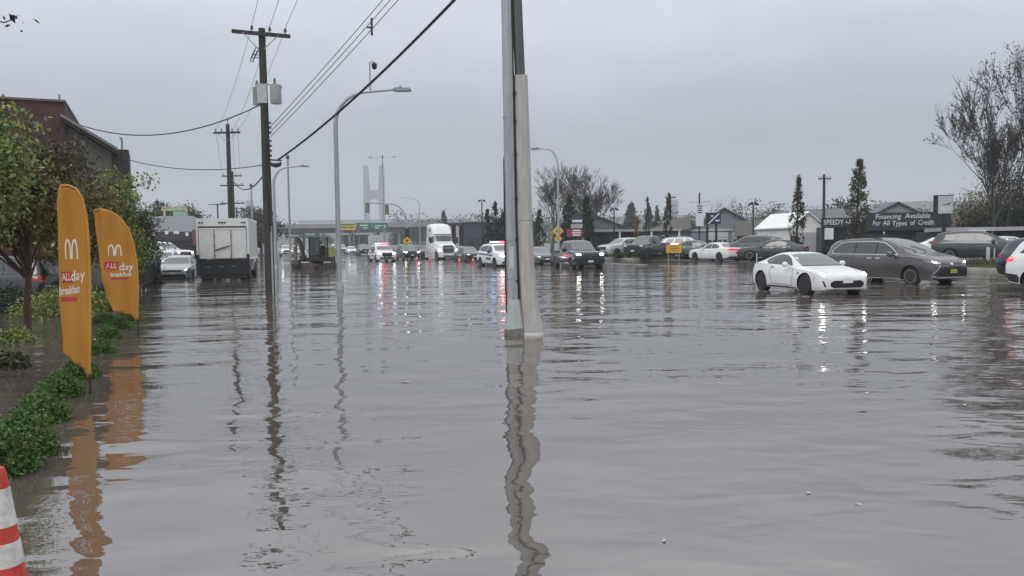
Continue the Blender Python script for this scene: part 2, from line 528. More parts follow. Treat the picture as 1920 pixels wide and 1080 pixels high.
class Model:
    """one kind of vehicle: meshes made once, then shared by every one that is placed"""
    def __init__(self, keys=None, arches=(), archr=0.37, w=0.9):
        self.parts = []          # (name, mesh, paint?, children)
        if keys:
            body = loft(keys)
            body.mi = 0
            m1 = body.mesh('body', [M_BLACK, M_BLACK], smooth=45)
            if arches:
                ob = bpy.data.objects.new('tmp', m1); COL.objects.link(ob)
                cb = MB()
                for ax in arches:
                    for s in (-1, 1):
                        cb.lathe([(archr, 0), (archr, 0.42)], 28, (ax[0], s * (w - 0.17) - 0.21, ax[1]), 'Y')
                cm = cb.mesh('cut', M_BLACK, smooth=0)
                co = bpy.data.objects.new('cut', cm); COL.objects.link(co)
                md = ob.modifiers.new('b', 'BOOLEAN'); md.object = co; md.operation = 'DIFFERENCE'; md.solver = 'EXACT'
                dg = bpy.context.evaluated_depsgraph_get()
                m2 = bpy.data.meshes.new_from_object(ob.evaluated_get(dg))
                bpy.data.objects.remove(ob); bpy.data.objects.remove(co)
                bpy.data.meshes.remove(m1)
                m1 = m2; m1.name = 'body'
                # wheel wells are black
                for p in m1.polygons:
                    c = p.center
                    p.material_index = 0
                    for ax in arches:
                        if math.hypot(c.x - ax[0], c.z - ax[1]) < archr + 0.004 and abs(c.y) < w * 1.2:
                            nn = p.normal
                            rx, rz = ax[0] - c.x, ax[1] - c.z
                            q = math.hypot(rx, rz) or 1
                            if abs(nn.y) > 0.9 and abs(c.y) < w - 0.3 or (nn.x * rx + nn.z * rz) / q > 0.8: p.material_index = 1
                m1.polygons.foreach_set('use_smooth', [True] * len(m1.polygons))
                m1.set_sharp_from_angle(angle=math.radians(40))
                while len(m1.materials) < 2: m1.materials.append(M_BLACK)
            self.body = m1
            bm = bmesh.new(); bm.from_mesh(m1); self.bvh = BVHTree.FromBMesh(bm); bm.free()
            self.parts.append(('body', m1, True, []))
    def decal(self, poly, side, off=0.006, cell=0.09):
        bm = bmesh.new()
        f = bm.faces.new([bm.verts.new((p[0], p[1], 0)) for p in poly])
        for ax in (0, 1):
            lo = min(p[ax] for p in poly); hi = max(p[ax] for p in poly)
            n = int((hi - lo) / cell)
            for i in range(1, n + 1):
                co = [0, 0, 0]; no = [0, 0, 0]; co[ax] = lo + (hi - lo) * i / (n + 1); no[ax] = 1
                bmesh.ops.bisect_plane(bm, geom=bm.verts[:] + bm.edges[:] + bm.faces[:], plane_co=co, plane_no=no)
        dead = []
        for v in bm.verts:
            a, b = v.co.x, v.co.y
            o, d = {'left': ((a, 4, b), (0, -1, 0)), 'front': ((8, a, b), (-1, 0, 0)), 'rear': ((-12, a, b), (1, 0, 0)), 'top': ((a, b, 6), (0, 0, -1))}[side]
            hit, nn, _, _ = self.bvh.ray_cast(Vector(o), Vector(d))
            if hit is None: dead.append(v)
            else: v.co = hit + nn * off
        if dead: bmesh.ops.delete(bm, geom=dead, context='VERTS')
        bmesh.ops.recalc_face_normals(bm, faces=bm.faces)
        want = Vector({'left': (0, 1, 0), 'front': (1, 0, 0), 'rear': (-1, 0, 0), 'top': (0, 0, 1)}[side])
        for f in bm.faces:
            if f.normal.dot(want) < 0: f.normal_flip()
        vs = [v.co.copy() for v in bm.verts]; bm.verts.index_update()
        fs = [tuple(v.index for v in f.verts) for f in bm.faces]
        bm.free()
        return vs, fs
    def lay(self, name, poly, side, m, off=0.006, mirror=False, kids=()):
        vs, fs = self.decal(poly, side, off)
        mb = MB(); mb.add(vs, fs)
        self.parts.append((name, mb.mesh(name, m, smooth=60, recalc=False), False, []))
        if mirror:
            mb = MB(); mb.add([(v.x, -v.y, v.z) for v in vs], [f[::-1] for f in fs])
            self.parts.append((name, mb.mesh(name, m, smooth=60, recalc=False), False, []))
    def strip(self, name, pts, side, m, w=0.014, off=0.004, mirror=True):
        """a narrow line laid on the body: pts is an open polyline"""
        out = MB(); mir = MB()
        for a, b in zip(pts[:-1], pts[1:]):
            d = Vector((b[0] - a[0], b[1] - a[1])); L = d.length; d.normalize(); p = Vector((-d.y, d.x)) * w / 2
            a2 = Vector(a) - d * w * .4; b2 = Vector(b) + d * w * .4
            vs, fs = self.decal([a2 + p, a2 - p, b2 - p, b2 + p], side, off)
            out.add(vs, fs)
            if mirror: mir.add([(v.x, -v.y, v.z) for v in vs], [f[::-1] for f in fs])
        self.parts.append((name, out.mesh(name, m, smooth=60, recalc=False), False, []))
        if mirror: self.parts.append((name, mir.mesh(name, m, smooth=60, recalc=False), False, []))
    def add(self, name, mb, m, painted=False, kids=(), smooth=35, bevel=0.0):
        self.parts.append((name, mb.mesh(name, m, smooth=smooth, bevel=bevel), painted, list(kids)))
    def both(self, name, fn, m, painted=False, bevel=0.0, smooth=35):
        for s in (1, -1):
            mb = MB(); fn(mb, s); self.add(name, mb, m, painted, bevel=bevel, smooth=smooth)
    def wheels(self, xs, y, r, w=0.23, rim=M_RIM, spokes=10, rr=0.66, z=None):
        for x in xs:
            for s in (1, -1):
                c = (x, s * y, r if z is None else z)
                t = MB()
                prof = [(r * rr, -w / 2), (r * .93, -w / 2), (r, -w / 2 + .035), (r, w / 2 - .035), (r * .93, w / 2), (r * rr, w / 2)]
                t.lathe(prof, 26, c, 'Y')
                k = MB(); o = s * (w / 2 - .035); k.mi = 1
                k.lathe([(r * rr, o - s * .06), (r * rr * 1.02, o + s * .03), (r * rr * .93, o + s * .03), (r * rr * .9, o - s * .03)], 26, c, 'Y')
                k.mi = 0
                if rim is not None:
                    for i in range(spokes):
                        a = 2 * math.pi * i / spokes
                        R = Matrix.Rotation(-a, 3, 'Y')
                        k.box(Vector(c) + R @ Vector((r * rr * .52, o + s * .008, 0)), (r * rr * .86, .02, .05 if spokes > 6 else .085), rot=R)
                    for i in range(20):
                        a0, a1 = 2 * math.pi * i / 20, 2 * math.pi * (i + 1) / 20
                        q = []
                        for aa in (a0, a1):
                            for rr_ in (.90, 1.0): q.append((c[0] + r * rr * rr_ * math.cos(aa), c[1] + o + s * .036, c[2] + r * rr * rr_ * math.sin(aa)))
                        k.add(q, [(0, 1, 3, 2)])
                    k.lathe([(.06, o - s * .02), (.06, o + s * .03)], 12, c, 'Y')
                self.parts.append(('wheel', t.mesh('wheel', M_TYRE, smooth=40), False, [('rim', k.mesh('rim', [rim or M_RIM, M_RIMD], smooth=35))]))
    def place(self, name, label, cat, pnt, loc, rz, group=None, swap=None, skip=()):
        root = empty(name, loc, rz, label, cat, group)
        for nm, me, painted, kids in self.parts:
            if nm in skip: continue
            o = obj(nm, me, root)
            if painted:
                o.material_slots[0].link = 'OBJECT'; o.material_slots[0].material = pnt
            if swap and nm in swap:
                o.material_slots[0].link = 'OBJECT'; o.material_slots[0].material = swap[nm]
            for kn, km in kids: obj(kn, km, o)
        return root

def rect(x0, x1, z0, z1): return [(x0, z0), (x1, z0), (x1, z1), (x0, z1)]
def flip(p): return [(-a, b) for a, b in p][::-1]

def mirror_fn(x, y, z, sx=.13, sy=.2, sz=.15):
    def f(mb, s):
        c = Vector((x, s * y, z))
        mb.tube([c + Vector((sx * .5, s * .02, 0)), c + Vector((sx * .2, s * .02, 0)), c + Vector((-sx * .5, 0, 0))], [sz * .3, sz * .55, sz * .6], 10)
        mb.tube([c + Vector((0, -s * sy * .8, -.05)), c], .025, 6)
    return f

# --- low two-door sports coupe
def coupe():
    K = [(2.13, .30, .47, .50, .42, .46, .3), (2.10, .22, .55, .59, .60, .62, .42), (1.95, .17, .64, .685, .78, .79, .56), (1.65, .16, .73, .775, .88, .875, .66),
         (1.2, .16, .785, .85, .915, .895, .69), (.86, .16, .81, .905, .915, .885, .70), (.6, .16, .835, 1.03, .91, .875, .655), (.12, .16, .865, 1.235, .91, .865, .585),
         (-.15, .16, .88, 1.295, .91, .865, .56), (-.5, .16, .90, 1.31, .91, .875, .54), (-.95, .16, .935, 1.25, .915, .895, .51), (-1.4, .17, .955, 1.12, .92, .895, .52),
         (-1.8, .2, .93, .99, .88, .84, .52), (-2.03, .28, .86, .89, .75, .75, .48), (-2.12, .36, .78, .80, .6, .62, .4)]
    m = Model(K, ((1.29, .33), (-1.26, .33)), .375, .92)
    m.lay('windshield', [(-.70, .905), (.70, .905), (.66, 1.02), (.565, 1.225), (.3, 1.25), (-.3, 1.25), (-.565, 1.225), (-.66, 1.02)], 'front', M_GLASS_L)
    sw = [(.42, .90), (.16, 1.10), (-.1, 1.19), (-.45, 1.215), (-.8, 1.165), (-1.06, 1.07), (-1.02, 1.0), (-.86, .945)]
    m.lay('window_surround', [(.47, .885), (.17, 1.115), (-.1, 1.21), (-.45, 1.235), (-.83, 1.18), (-1.12, 1.075), (-1.07, .98), (-.86, .925)], 'left', M_BLACK, .004, True)
    m.lay('side_window', sw, 'left', M_GLASS, .009, True)
    m.lay('rear_window', [(-.5, 1.02), (.5, 1.02), (.42, 1.2), (-.42, 1.2)], 'rear', M_GLASS)
    m.lay('headlight', [(.60, .615), (.74, .595), (.80, .64), (.82, .74), (.76, .755), (.70, .70)], 'front', M_LAMP, .008, True)
    m.lay('headlamp_bulb', [(.64, .63), (.745, .615), (.76, .695), (.68, .69)], 'front', M_HEAD, .014, True)
    m.lay('grille', [(-.46, .26), (.46, .26), (.56, .33), (.54, .42), (.44, .475), (-.44, .475), (-.54, .42), (-.56, .33)], 'front', M_BLACK, .005)
    for z in (.30, .345, .39):
        m.strip('grille_bar', [(-.5, z), (.5, z)], 'front', M_RIMD, .012, .012, False)
    m.lay('license_plate', rect(-.17, .17, .40, .52), 'front', M_PLATE, .03)
    m.lay('bumper_vent', [(.66, .30), (.71, .30), (.755, .47), (.72, .47)], 'front', M_BLACK, .007, True)
    m.lay('lower_lip', rect(-.7, .7, .175, .215), 'front', M_BLACK, .006)
    m.lay('badge', [(-.05, .575), (.05, .575), (.05, .615), (-.05, .615)], 'front', M_CHROME, .007)
    m.strip('door_seam', [(.62, .30), (.66, .60), (.56, .86)], 'left', M_SEAM)
    m.strip('door_seam', [(-.62, .92), (-.72, .62), (-.55, .30), (.62, .27)], 'left', M_SEAM)
    m.strip('sill', [(.88, .215), (-.85, .215)], 'left', M_BLACK, .05)
    m.strip('hood_seam', [(.84, .70), (1.45, .66), (1.92, .50)], 'top', M_SEAM, .012, .004)
    m.strip('bumper_seam', [(1.66, .42), (1.78, .60)], 'left', M_SEAM, .012, .004)
    m.lay('cowl', [(-.68, .885), (.68, .885), (.68, .908), (-.68, .908)], 'front', M_BLACK, .004)
    m.lay('door_handle', rect(-.66, -.54, .80, .84), 'left', M_BLACK, .012, True)
    m.lay('fender_marker', rect(.90, .96, .64, .70), 'left', M_BLACK, .01, True)
    m.lay('taillight', [(.55, .74), (.72, .72), (.70, .84), (.5, .82)], 'rear', M_TAIL, .008, True)
    m.both('mirror', mirror_fn(.42, 1.0, .93), M_BLACK, True)
    m.wheels((1.29, -1.26), .79, .325, .24, M_RIMD, 10, .74)
    return m

def minivan():
    K = [(2.57, .36, .60, .63, .60, .62, .4), (2.53, .28, .72, .75, .76, .76, .52), (2.40, .22, .87, .91, .90, .88, .66), (2.1, .2, .985, 1.04, .97, .945, .74), (1.7, .2, 1.04, 1.12, .985, .96, .76),
         (1.42, .2, 1.06, 1.18, .985, .965, .76), (1.15, .2, 1.07, 1.31, .985, .965, .735), (.5, .2, 1.08, 1.60, .985, .965, .69), (.15, .2, 1.08, 1.695, .985, .965, .675),
         (-.4, .2, 1.08, 1.74, .985, .965, .67), (-1.5, .2, 1.09, 1.725, .985, .965, .665), (-2.1, .22, 1.1, 1.67, .98, .955, .65), (-2.42, .26, 1.1, 1.52, .95, .93, .62),
         (-2.56, .32, 1.05, 1.2, .88, .86, .58), (-2.61, .4, .95, 1.02, .78, .76, .5)]
    m = Model(K, ((1.6, .345), (-1.46, .345)), .39, .99)
    m.lay('windshield', [(-.75, 1.20), (.75, 1.20), (.65, 1.57), (.35, 1.60), (-.35, 1.60), (-.65, 1.57)], 'front', M_GLASS_L)
    m.lay('window_surround', [(1.02, 1.10), (.62, 1.40), (.28, 1.56), (-.1, 1.61), (-1.4, 1.605), (-1.85, 1.545), (-2.22, 1.22), (-2.1, 1.12)], 'left', M_CHROME, .003, True)
    m.lay('window_surround', [(.96, 1.125), (.60, 1.385), (.27, 1.54), (-.1, 1.59), (-1.4, 1.585), (-1.83, 1.53), (-2.18, 1.22), (-2.08, 1.14)], 'left', M_BLACK, .006, True)
    m.lay('side_window', [(.88, 1.14), (.58, 1.37), (.26, 1.525), (.02, 1.565), (.02, 1.14)], 'left', M_GLASS, .009, True)
    m.lay('side_window', [(-.05, 1.14), (-.05, 1.57), (-1.0, 1.575), (-1.0, 1.14)], 'left', M_GLASS, .009, True)
    m.lay('side_window', [(-1.06, 1.14), (-1.06, 1.57), (-1.4, 1.565), (-1.8, 1.515), (-2.1, 1.24), (-2.04, 1.155)], 'left', M_GLASS, .009, True)
    m.lay('headlight', [(.52, .80), (.72, .80), (.90, .86), (.92, .93), (.80, .90), (.55, .835)], 'front', M_LAMP, .008, True)
    m.lay('headlamp_bulb', [(.68, .815), (.82, .845), (.82, .885), (.70, .855)], 'front', M_HEAD, .014, True)
    m.lay('grille_upper', [(-.48, .76), (.48, .76), (.52, .83), (.3, .80), (-.3, .80), (-.52, .83)], 'front', M_BLACK, .007)
    m.lay('badge', [(-.08, .755), (.08, .755), (.07, .83), (-.07, .83)], 'front', M_CHROME, .012)
    m.lay('grille', [(-.72, .36), (.72, .36), (.80, .46), (.58, .68), (.48, .70), (-.48, .70), (-.58, .68), (-.80, .46)], 'front', M_BLACK, .007)
    for z in (.41, .47, .53, .59, .65):
        m.strip('grille_bar', [(-.62 + max(0, z - .5), z), (.62 - max(0, z - .5), z)], 'front', M_RIMD, .016, .013, False)
    m.lay('license_plate', rect(-.17, .17, .46, .60), 'front', M_PLATE_Y, .035)
    m.strip('chrome_lip', [(-.88, .36), (-.72, .315), (.72, .315), (.88, .36)], 'front', M_CHROME, .035, .012, False)
    m.strip('fog_trim', [(.86, .45), (.62, .72)], 'front', M_CHROME, .022, .01)
    m.strip('hood_seam', [(1.42, .80), (2.0, .78), (2.40, .60)], 'top', M_SEAM, .012, .004)
    m.strip('bumper_seam', [(2.0, .42), (2.12, .72)], 'left', M_SEAM, .012, .004)
    m.strip('door_seam', [(1.02, 1.10), (1.0, .7), (1.08, .35)], 'left', M_SEAM)
    m.strip('door_seam', [(-.02, 1.12), (-.02, .3)], 'left', M_SEAM)
    m.strip('door_seam', [(-1.03, 1.12), (-1.06, .5), (-1.02, .3)], 'left', M_SEAM)
    m.strip('sliding_rail', [(-1.06, .99), (-2.3, 1.0)], 'left', M_SEAM)
    m.strip('sill_trim', [(1.15, .25), (-1.0, .25)], 'left', M_CHROME, .025)
    m.lay('door_handle', rect(.05, .27, .955, .995), 'left', M_CHROME, .02, True)
    m.lay('door_handle', rect(-.36, -.12, .955, .995), 'left', M_CHROME, .02, True)
    m.lay('taillight', [(.6, .95), (.88, .98), (.84, 1.12), (.6, 1.06)], 'rear', M_TAIL, .008, True)
    m.lay('rear_window', [(-.6, 1.15), (.6, 1.15), (.55, 1.5), (-.55, 1.5)], 'rear', M_GLASS)
    m.both('mirror', mirror_fn(.86, 1.08, 1.14, .16, .22, .19), M_BLACK, True)
    for y in (.22, -.32):
        mb = MB(); mb.tube([(1.33, y, 1.25), (.95, y - .38, 1.432)], .012, 5); m.add('wiper', mb, M_BLACK)
    for s in (1, -1):
        mb = MB(); mb.tube([(.05, s * .60, 1.70), (-.5, s * .60, 1.745), (-1.6, s * .59, 1.73), (-1.9, s * .59, 1.69)], .018, 6); m.add('roof_rail', mb, M_BLACK)
    m.wheels((1.6, -1.46), .85, .34, .23, M_RIM, 10, .70)
    return m

def suv(police=False):
    K = [(2.5, .42, .68, .72, .62, .62, .42), (2.46, .34, .82, .86, .80, .78, .56), (2.33, .28, .98, 1.03, .93, .90, .70), (2.0, .25, 1.06, 1.13, .98, .95, .76), (1.3, .25, 1.10, 1.21, .99, .96, .77),
         (1.0, .25, 1.12, 1.33, .99, .955, .74), (.4, .25, 1.13, 1.66, .985, .955, .69), (.1, .25, 1.13, 1.745, .985, .955, .68), (-.6, .25, 1.14, 1.785, .985, .955, .67),
         (-1.6, .27, 1.15, 1.75, .98, .95, .66), (-2.1, .3, 1.15, 1.66, .97, .93, .64), (-2.38, .36, 1.12, 1.36, .93, .89, .62), (-2.5, .42, 1.05, 1.14, .84, .82, .58)]
    m = Model(K, ((1.52, .37), (-1.5, .37)), .425, .985)
    m.lay('windshield', [(-.74, 1.24), (.74, 1.24), (.64, 1.63), (-.64, 1.63)], 'front', M_GLASS_L)
    m.lay('side_window', [(.80, 1.18), (.45, 1.44), (.15, 1.60), (-.18, 1.62), (-.18, 1.18)], 'left', M_GLASS, .009, True)
    m.lay('side_window', [(-.26, 1.18), (-.26, 1.62), (-1.05, 1.62), (-1.2, 1.2)], 'left', M_GLASS, .009, True)
    m.lay('side_window', [(-1.28, 1.2), (-1.13, 1.61), (-1.75, 1.56), (-2.05, 1.27)], 'left', M_GLASS, .009, True)
    m.lay('headlight', [(.56, .84), (.80, .85), (.90, .93), (.88, .98), (.6, .93)], 'front', M_HEAD if police else M_LAMP, .008, True)
    m.lay('grille', [(-.5, .62), (.5, .62), (.55, .88), (.48, .95), (-.48, .95), (-.55, .88)], 'front', M_BLACK, .007)
    m.lay('lower_grille', rect(-.75, .75, .36, .5), 'front', M_BLACK, .006)
    m.lay('license_plate', rect(-.17, .17, .52, .64), 'front', M_PLATE, .03)
    m.lay('rear_window', [(-.62, 1.22), (.62, 1.22), (.57, 1.58), (-.57, 1.58)], 'rear', M_GLASS)
    m.lay('taillight', [(.62, .98), (.88, .98), (.85, 1.16), (.62, 1.14)], 'rear', M_TAIL, .008, True)
    m.lay('license_plate', rect(-.17, .17, .82, .94), 'rear', M_PLATE, .01)
    m.lay('taillight', [(-2.47, .98), (-2.2, 1.0), (-2.16, 1.14), (-2.42, 1.16)], 'left', M_TAIL, .008, True)
    m.lay('bumper_cladding', [(-2.49, .42), (-1.96, .34), (-1.93, .50), (-2.0, .60), (-2.48, .64)], 'left', M_BLACK, .007, True)
    m.strip('sill', [(1.1, .32), (-1.05, .32)], 'left', M_BLACK, .10)
    m.strip('door_seam', [(.86, 1.15), (.88, .7), (.98, .4)], 'left', M_SEAM)
    m.strip('door_seam', [(-.22, 1.15), (-.22, .4)], 'left', M_SEAM)
    m.strip('door_seam', [(-1.22, 1.17), (-1.05, .8), (-1.05, .4)], 'left', M_SEAM)
    m.lay('door_handle', rect(-.12, .1, 1.0, 1.04), 'left', M_BLACK, .02, True)
    m.lay('door_handle', rect(-1.1, -.9, 1.01, 1.05), 'left', M_BLACK, .02, True)
    m.both('mirror', mirror_fn(.72, 1.08, 1.18, .16, .22, .2), M_BLACK, not police)
    if police:
        blue = mat('police_blue', (0.03, 0.05, 0.16), rough=.3, var=.05)
        m.lay('stripe', [(1.05, .86), (1.02, .98), (-1.9, 1.08), (-2.2, .98)], 'left', blue, .007, True)
        m.lay('stripe', [(.78, .58), (.78, .74), (-.18, .78), (-.18, .62)], 'left', blue, .007, True)
        mb = MB()
        for y in (-.32, .32): mb.tube([(2.44, y, .42), (2.60, y, .5), (2.62, y, .92), (2.52, y, 1.0)], .035, 6)
        mb.box((2.62, 0, .62), (.06, .8, .1)); mb.box((2.62, 0, .86), (.06, .8, .07))
        m.add('push_bar', mb, M_BLACK)
        mb = MB(); mb.bb(-.38, -.06, -.66, .66, 1.785, 1.825); m.add('light_bar_base', mb, M_BLACK, bevel=.01)
        red = mat('police_red_lamp', (.6, .03, .04), rough=.15, var=0, emit=(1.0, .05, .08), estr=9.0)
        blu = mat('police_blue_lamp', (.25, .4, .9), rough=.15, var=0, emit=(.25, .45, 1.0), estr=5)
        wht = mat('police_clear_lamp', (.6, .7, .8), rough=.15, var=0, emit=(.7, .85, 1.0), estr=1.0)
        for y0, y1, mm in ((.0, .64, red), (-.3, 0, wht), (-.64, -.3, blu)):
            mb = MB(); mb.bb(-.36, -.08, y0 + .008, y1 - .008, 1.827, 1.93); m.add('beacon', mb, mm, bevel=.02)
    m.wheels((1.52, -1.5), .84, .37, .24, M_RIMD if police else M_RIM, 6, .62)
    return m

def sedan():
    K = [(2.38, .36, .55, .58, .60, .60, .4), (2.34, .26, .66, .69, .74, .73, .5), (2.2, .2, .77, .81, .85, .83, .62), (1.8, .18, .84, .89, .905, .875, .68), (1.25, .18, .88, .96, .915, .885, .70),
         (.95, .18, .895, 1.03, .915, .885, .69), (.3, .18, .91, 1.34, .915, .88, .62), (0, .18, .92, 1.42, .915, .88, .60), (-.5, .18, .93, 1.455, .915, .885, .59), (-1.1, .18, .945, 1.38, .915, .885, .585),
         (-1.65, .2, .955, 1.12, .905, .87, .62), (-1.9, .22, .95, 1.04, .89, .86, .66), (-2.25, .27, .93, 1.01, .84, .82, .62), (-2.38, .36, .84, .90, .74, .74, .54)]
    m = Model(K, ((1.42, .325), (-1.38, .325)), .37, .91)
    m.lay('windshield', [(-.70, .99), (.70, .99), (.60, 1.32), (-.60, 1.32)], 'front', M_GLASS_L)
    m.lay('side_window', [(.72, .95), (.35, 1.19), (.1, 1.30), (-.3, 1.33), (-.3, .96)], 'left', M_GLASS, .009, True)
    m.lay('side_window', [(-.36, .96), (-.36, 1.33), (-.85, 1.30), (-1.28, 1.12), (-1.42, 1.03), (-1.3, .985)], 'left', M_GLASS, .009, True)
    m.lay('rear_window', [(-.62, 1.05), (.62, 1.05), (.55, 1.34), (-.55, 1.34)], 'rear', M_GLASS)
    m.lay('headlight', [(.50, .64), (.76, .66), (.82, .73), (.78, .76), (.55, .71)], 'front', M_LAMP, .008, True)
    m.lay('headlamp_bulb', [(.60, .66), (.72, .67), (.72, .72), (.62, .71)], 'front', M_DRL, .014, True)
    m.lay('grille', [(-.45, .58), (.45, .58), (.48, .68), (-.48, .68)], 'front', M_BLACK, .007)
    m.lay('lower_grille', [(-.66, .28), (.66, .28), (.62, .46), (-.62, .46)], 'front', M_BLACK, .006)
    m.lay('license_plate', rect(-.17, .17, .46, .57), 'front', M_PLATE, .02)
    m.lay('taillight', [(.42, .78), (.80, .78), (.80, .92), (.42, .90)], 'rear', M_TAIL, .008, True)
    m.lay('license_plate', rect(-.17, .17, .64, .75), 'rear', M_PLATE, .01)
    m.lay('rear_valance', rect(-.7, .7, .30, .42), 'rear', M_BLACK, .006)
    m.strip('door_seam', [(.76, .92), (.78, .5), (.9, .28)], 'left', M_SEAM)
    m.strip('door_seam', [(-.33, .95), (-.33, .28)], 'left', M_SEAM)
    m.strip('door_seam', [(-1.3, .97), (-1.05, .65), (-1.0, .28)], 'left', M_SEAM)
    m.strip('sill', [(1.0, .22), (-.95, .22)], 'left', M_BLACK, .05)
    m.lay('door_handle', rect(-.24, -.06, .80, .835), 'left', M_CHROME, .02, True)
    m.lay('door_handle', rect(-1.1, -.92, .81, .845), 'left', M_CHROME, .02, True)
    m.both('mirror', mirror_fn(.62, .99, .96), M_BLACK, True)
    m.wheels((1.42, -1.38), .79, .325, .22, M_RIM, 8, .68)
    return m

def muscle_sedan():
    K = [(2.5, .34, .62, .65, .66, .66, .45), (2.46, .25, .74, .77, .80, .79, .55), (2.3, .2, .84, .88, .89, .87, .66), (1.8, .18, .89, .95, .935, .90, .70), (1.1, .18, .92, 1.0, .94, .905, .71),
         (.85, .18, .93, 1.06, .94, .905, .70), (.2, .18, .945, 1.36, .94, .905, .62), (-.1, .18, .95, 1.44, .94, .905, .60), (-.55, .18, .96, 1.475, .94, .905, .59), (-1.15, .18, .985, 1.40, .945, .91, .585),
         (-1.7, .2, 1.01, 1.16, .94, .905, .62), (-2.05, .22, 1.01, 1.075, .92, .89, .68), (-2.42, .27, .99, 1.06, .89, .87, .68), (-2.52, .38, .90, .96, .80, .80, .6)]
    m = Model(K, ((1.5, .345), (-1.53, .345)), .395, .94)
    m.lay('windshield', [(-.70, 1.02), (.70, 1.02), (.60, 1.34), (-.60, 1.34)], 'front', M_GLASS_L)
    m.lay('side_window', [(.62, .98), (.3, 1.2), (.0, 1.33), (-.35, 1.36), (-.35, .995)], 'left', M_GLASS, .009, True)
    m.lay('side_window', [(-.41, .995), (-.41, 1.36), (-.85, 1.335), (-1.25, 1.18), (-1.35, 1.06), (-1.15, 1.02)], 'left', M_GLASS, .009, True)
    m.lay('rear_window', [(-.66, 1.09), (.66, 1.09), (.55, 1.38), (-.55, 1.38)], 'rear', M_GLASS_L)
    m.lay('headlight', [(.50, .70), (.80, .72), (.84, .80), (.52, .78)], 'front', M_LAMP, .008, True)
    m.lay('grille', rect(-.5, .5, .55, .75), 'front', M_BLACK, .007)
    m.lay('tail_panel', [(-.84, .84), (.84, .84), (.86, .985), (-.86, .985)], 'rear', M_BLACK, .006)
    m.strip('taillight', [(-.82, .86), (.82, .86), (.84, .97), (-.84, .97), (-.82, .86)], 'rear', M_TAIL_ON, .035, .012, False)
    m.lay('taillight', [(.52, .88), (.82, .88), (.83, .955), (.52, .955)], 'rear', M_TAIL, .011, True)
    m.lay('license_plate', rect(-.17, .17, .62, .74), 'rear', M_TAIL, .01)
    m.lay('rear_valance', [(-.74, .28), (.74, .28), (.8, .40), (-.8, .40)], 'rear', M_BLACK, .006)
    m.strip('door_seam', [(.68, .95), (.7, .5), (.85, .28)], 'left', M_SEAM)
    m.strip('door_seam', [(-.38, .99), (-.38, .28)], 'left', M_SEAM)
    m.both('mirror', mirror_fn(.52, 1.01, 1.0), M_BLACK, True)
    m.wheels((1.5, -1.53), .82, .345, .23, M_RIMD, 6, .72)
    return m

def pickup(grille_chrome=False):
    K = [(2.92, .5, .85, .90, .72, .70, .5), (2.88, .42, 1.0, 1.05, .90, .86, .66), (2.72, .38, 1.12, 1.18, .98, .94, .76), (2.2, .36, 1.16, 1.24, 1.0, .96, .78), (1.55, .36, 1.18, 1.29, 1.0, .965, .78),
         (1.3, .36, 1.2, 1.42, 1.0, .965, .76), (.85, .36, 1.21, 1.78, 1.0, .965, .71), (.6, .36, 1.22, 1.88, 1.0, .965, .70), (0, .36, 1.22, 1.93, 1.0, .965, .69), (-.75, .36, 1.22, 1.90, 1.0, .965, .69),
         (-.98, .36, 1.22, 1.80, 1.0, .965, .69), (-1.02, .38, 1.2, 1.3, .99, .96, .75)]
    m = Model(K, ((1.95, .41),), .47, .995)
    m.lay('windshield', [(-.76, 1.34), (.76, 1.34), (.66, 1.77), (-.66, 1.77)], 'front', M_GLASS_L)
    m.lay('side_window', [(1.12, 1.27), (.82, 1.55), (.58, 1.74), (.2, 1.78), (.2, 1.27)], 'left', M_GLASS, .009, True)
    m.lay('side_window', [(.13, 1.27), (.13, 1.78), (-.75, 1.76), (-.8, 1.27)], 'left', M_GLASS, .009, True)
    m.lay('headlight', [(.60, .98), (.86, .98), (.90, 1.08), (.64, 1.08)], 'front', M_HEAD, .008, True)
    m.lay('grille', [(-.55, .74), (.55, .74), (.6, .9), (.56, 1.07), (-.56, 1.07), (-.6, .9)], 'front', M_BLACK, .007)
    m.strip('grille_bar', [(-.56, .92), (.56, .92)], 'front', M_RIMD, .05, .015, False)
    mb = MB(); mb.box((2.92, 0, .58), (.16, 1.7, .2)); m.add('bumper', mb, M_BLACK, bevel=.04)
    mb = MB(); mb.box((3.01, 0, .6), (.01, .34, .12)); m.add('license_plate', mb, M_PLATE)
    mb = MB()
    bedr = [(-2.95, .42), (-1.06, .42), (-1.06, 1.22), (-2.95, 1.22)]
    out = [(-1.06, .42), (-1.06, 1.24), (-2.95, 1.24), (-2.95, .5)]
    for k in range(13):
        a = math.pi * k / 12; out.append((-1.95 - .47 * math.cos(a), .42 + .47 * math.sin(a) * .95))
    for s in (1, -1): mb.prism(out, s * .985, s * .88, 'Y')
    mb.bb(-2.95, -1.06, -.88, .88, .62, .70); mb.bb(-2.95, -2.88, -.88, .88, .70, 1.235); mb.bb(-1.14, -1.06, -.88, .88, .7, 1.235)
    m.add('bed', mb, [M_BLACK], True)
    m.both('taillight', lambda b, s: b.bb(-2.965, -2.90, s * .90, s * .99, .85, 1.18), M_TAIL)
    mb = MB(); mb.box((-3.0, 0, .55), (.16, 1.8, .18)); m.add('bumper', mb, M_CHROME if grille_chrome else M_BLACK, bevel=.03)
    m.strip('running_board', [(1.3, .40), (-.95, .40)], 'left', M_BLACK, .09, .05)
    m.strip('door_seam', [(1.16, 1.24), (1.2, .45)], 'left', M_SEAM)
    m.strip('door_seam', [(.16, 1.24), (.16, .45)], 'left', M_SEAM)
    m.both('mirror', mirror_fn(1.0, 1.12, 1.32, .18, .26, .26), M_BLACK)
    m.wheels((1.95, -1.95), .86, .41, .27, M_RIM if grille_chrome else M_RIMD, 6, .6)
    return m

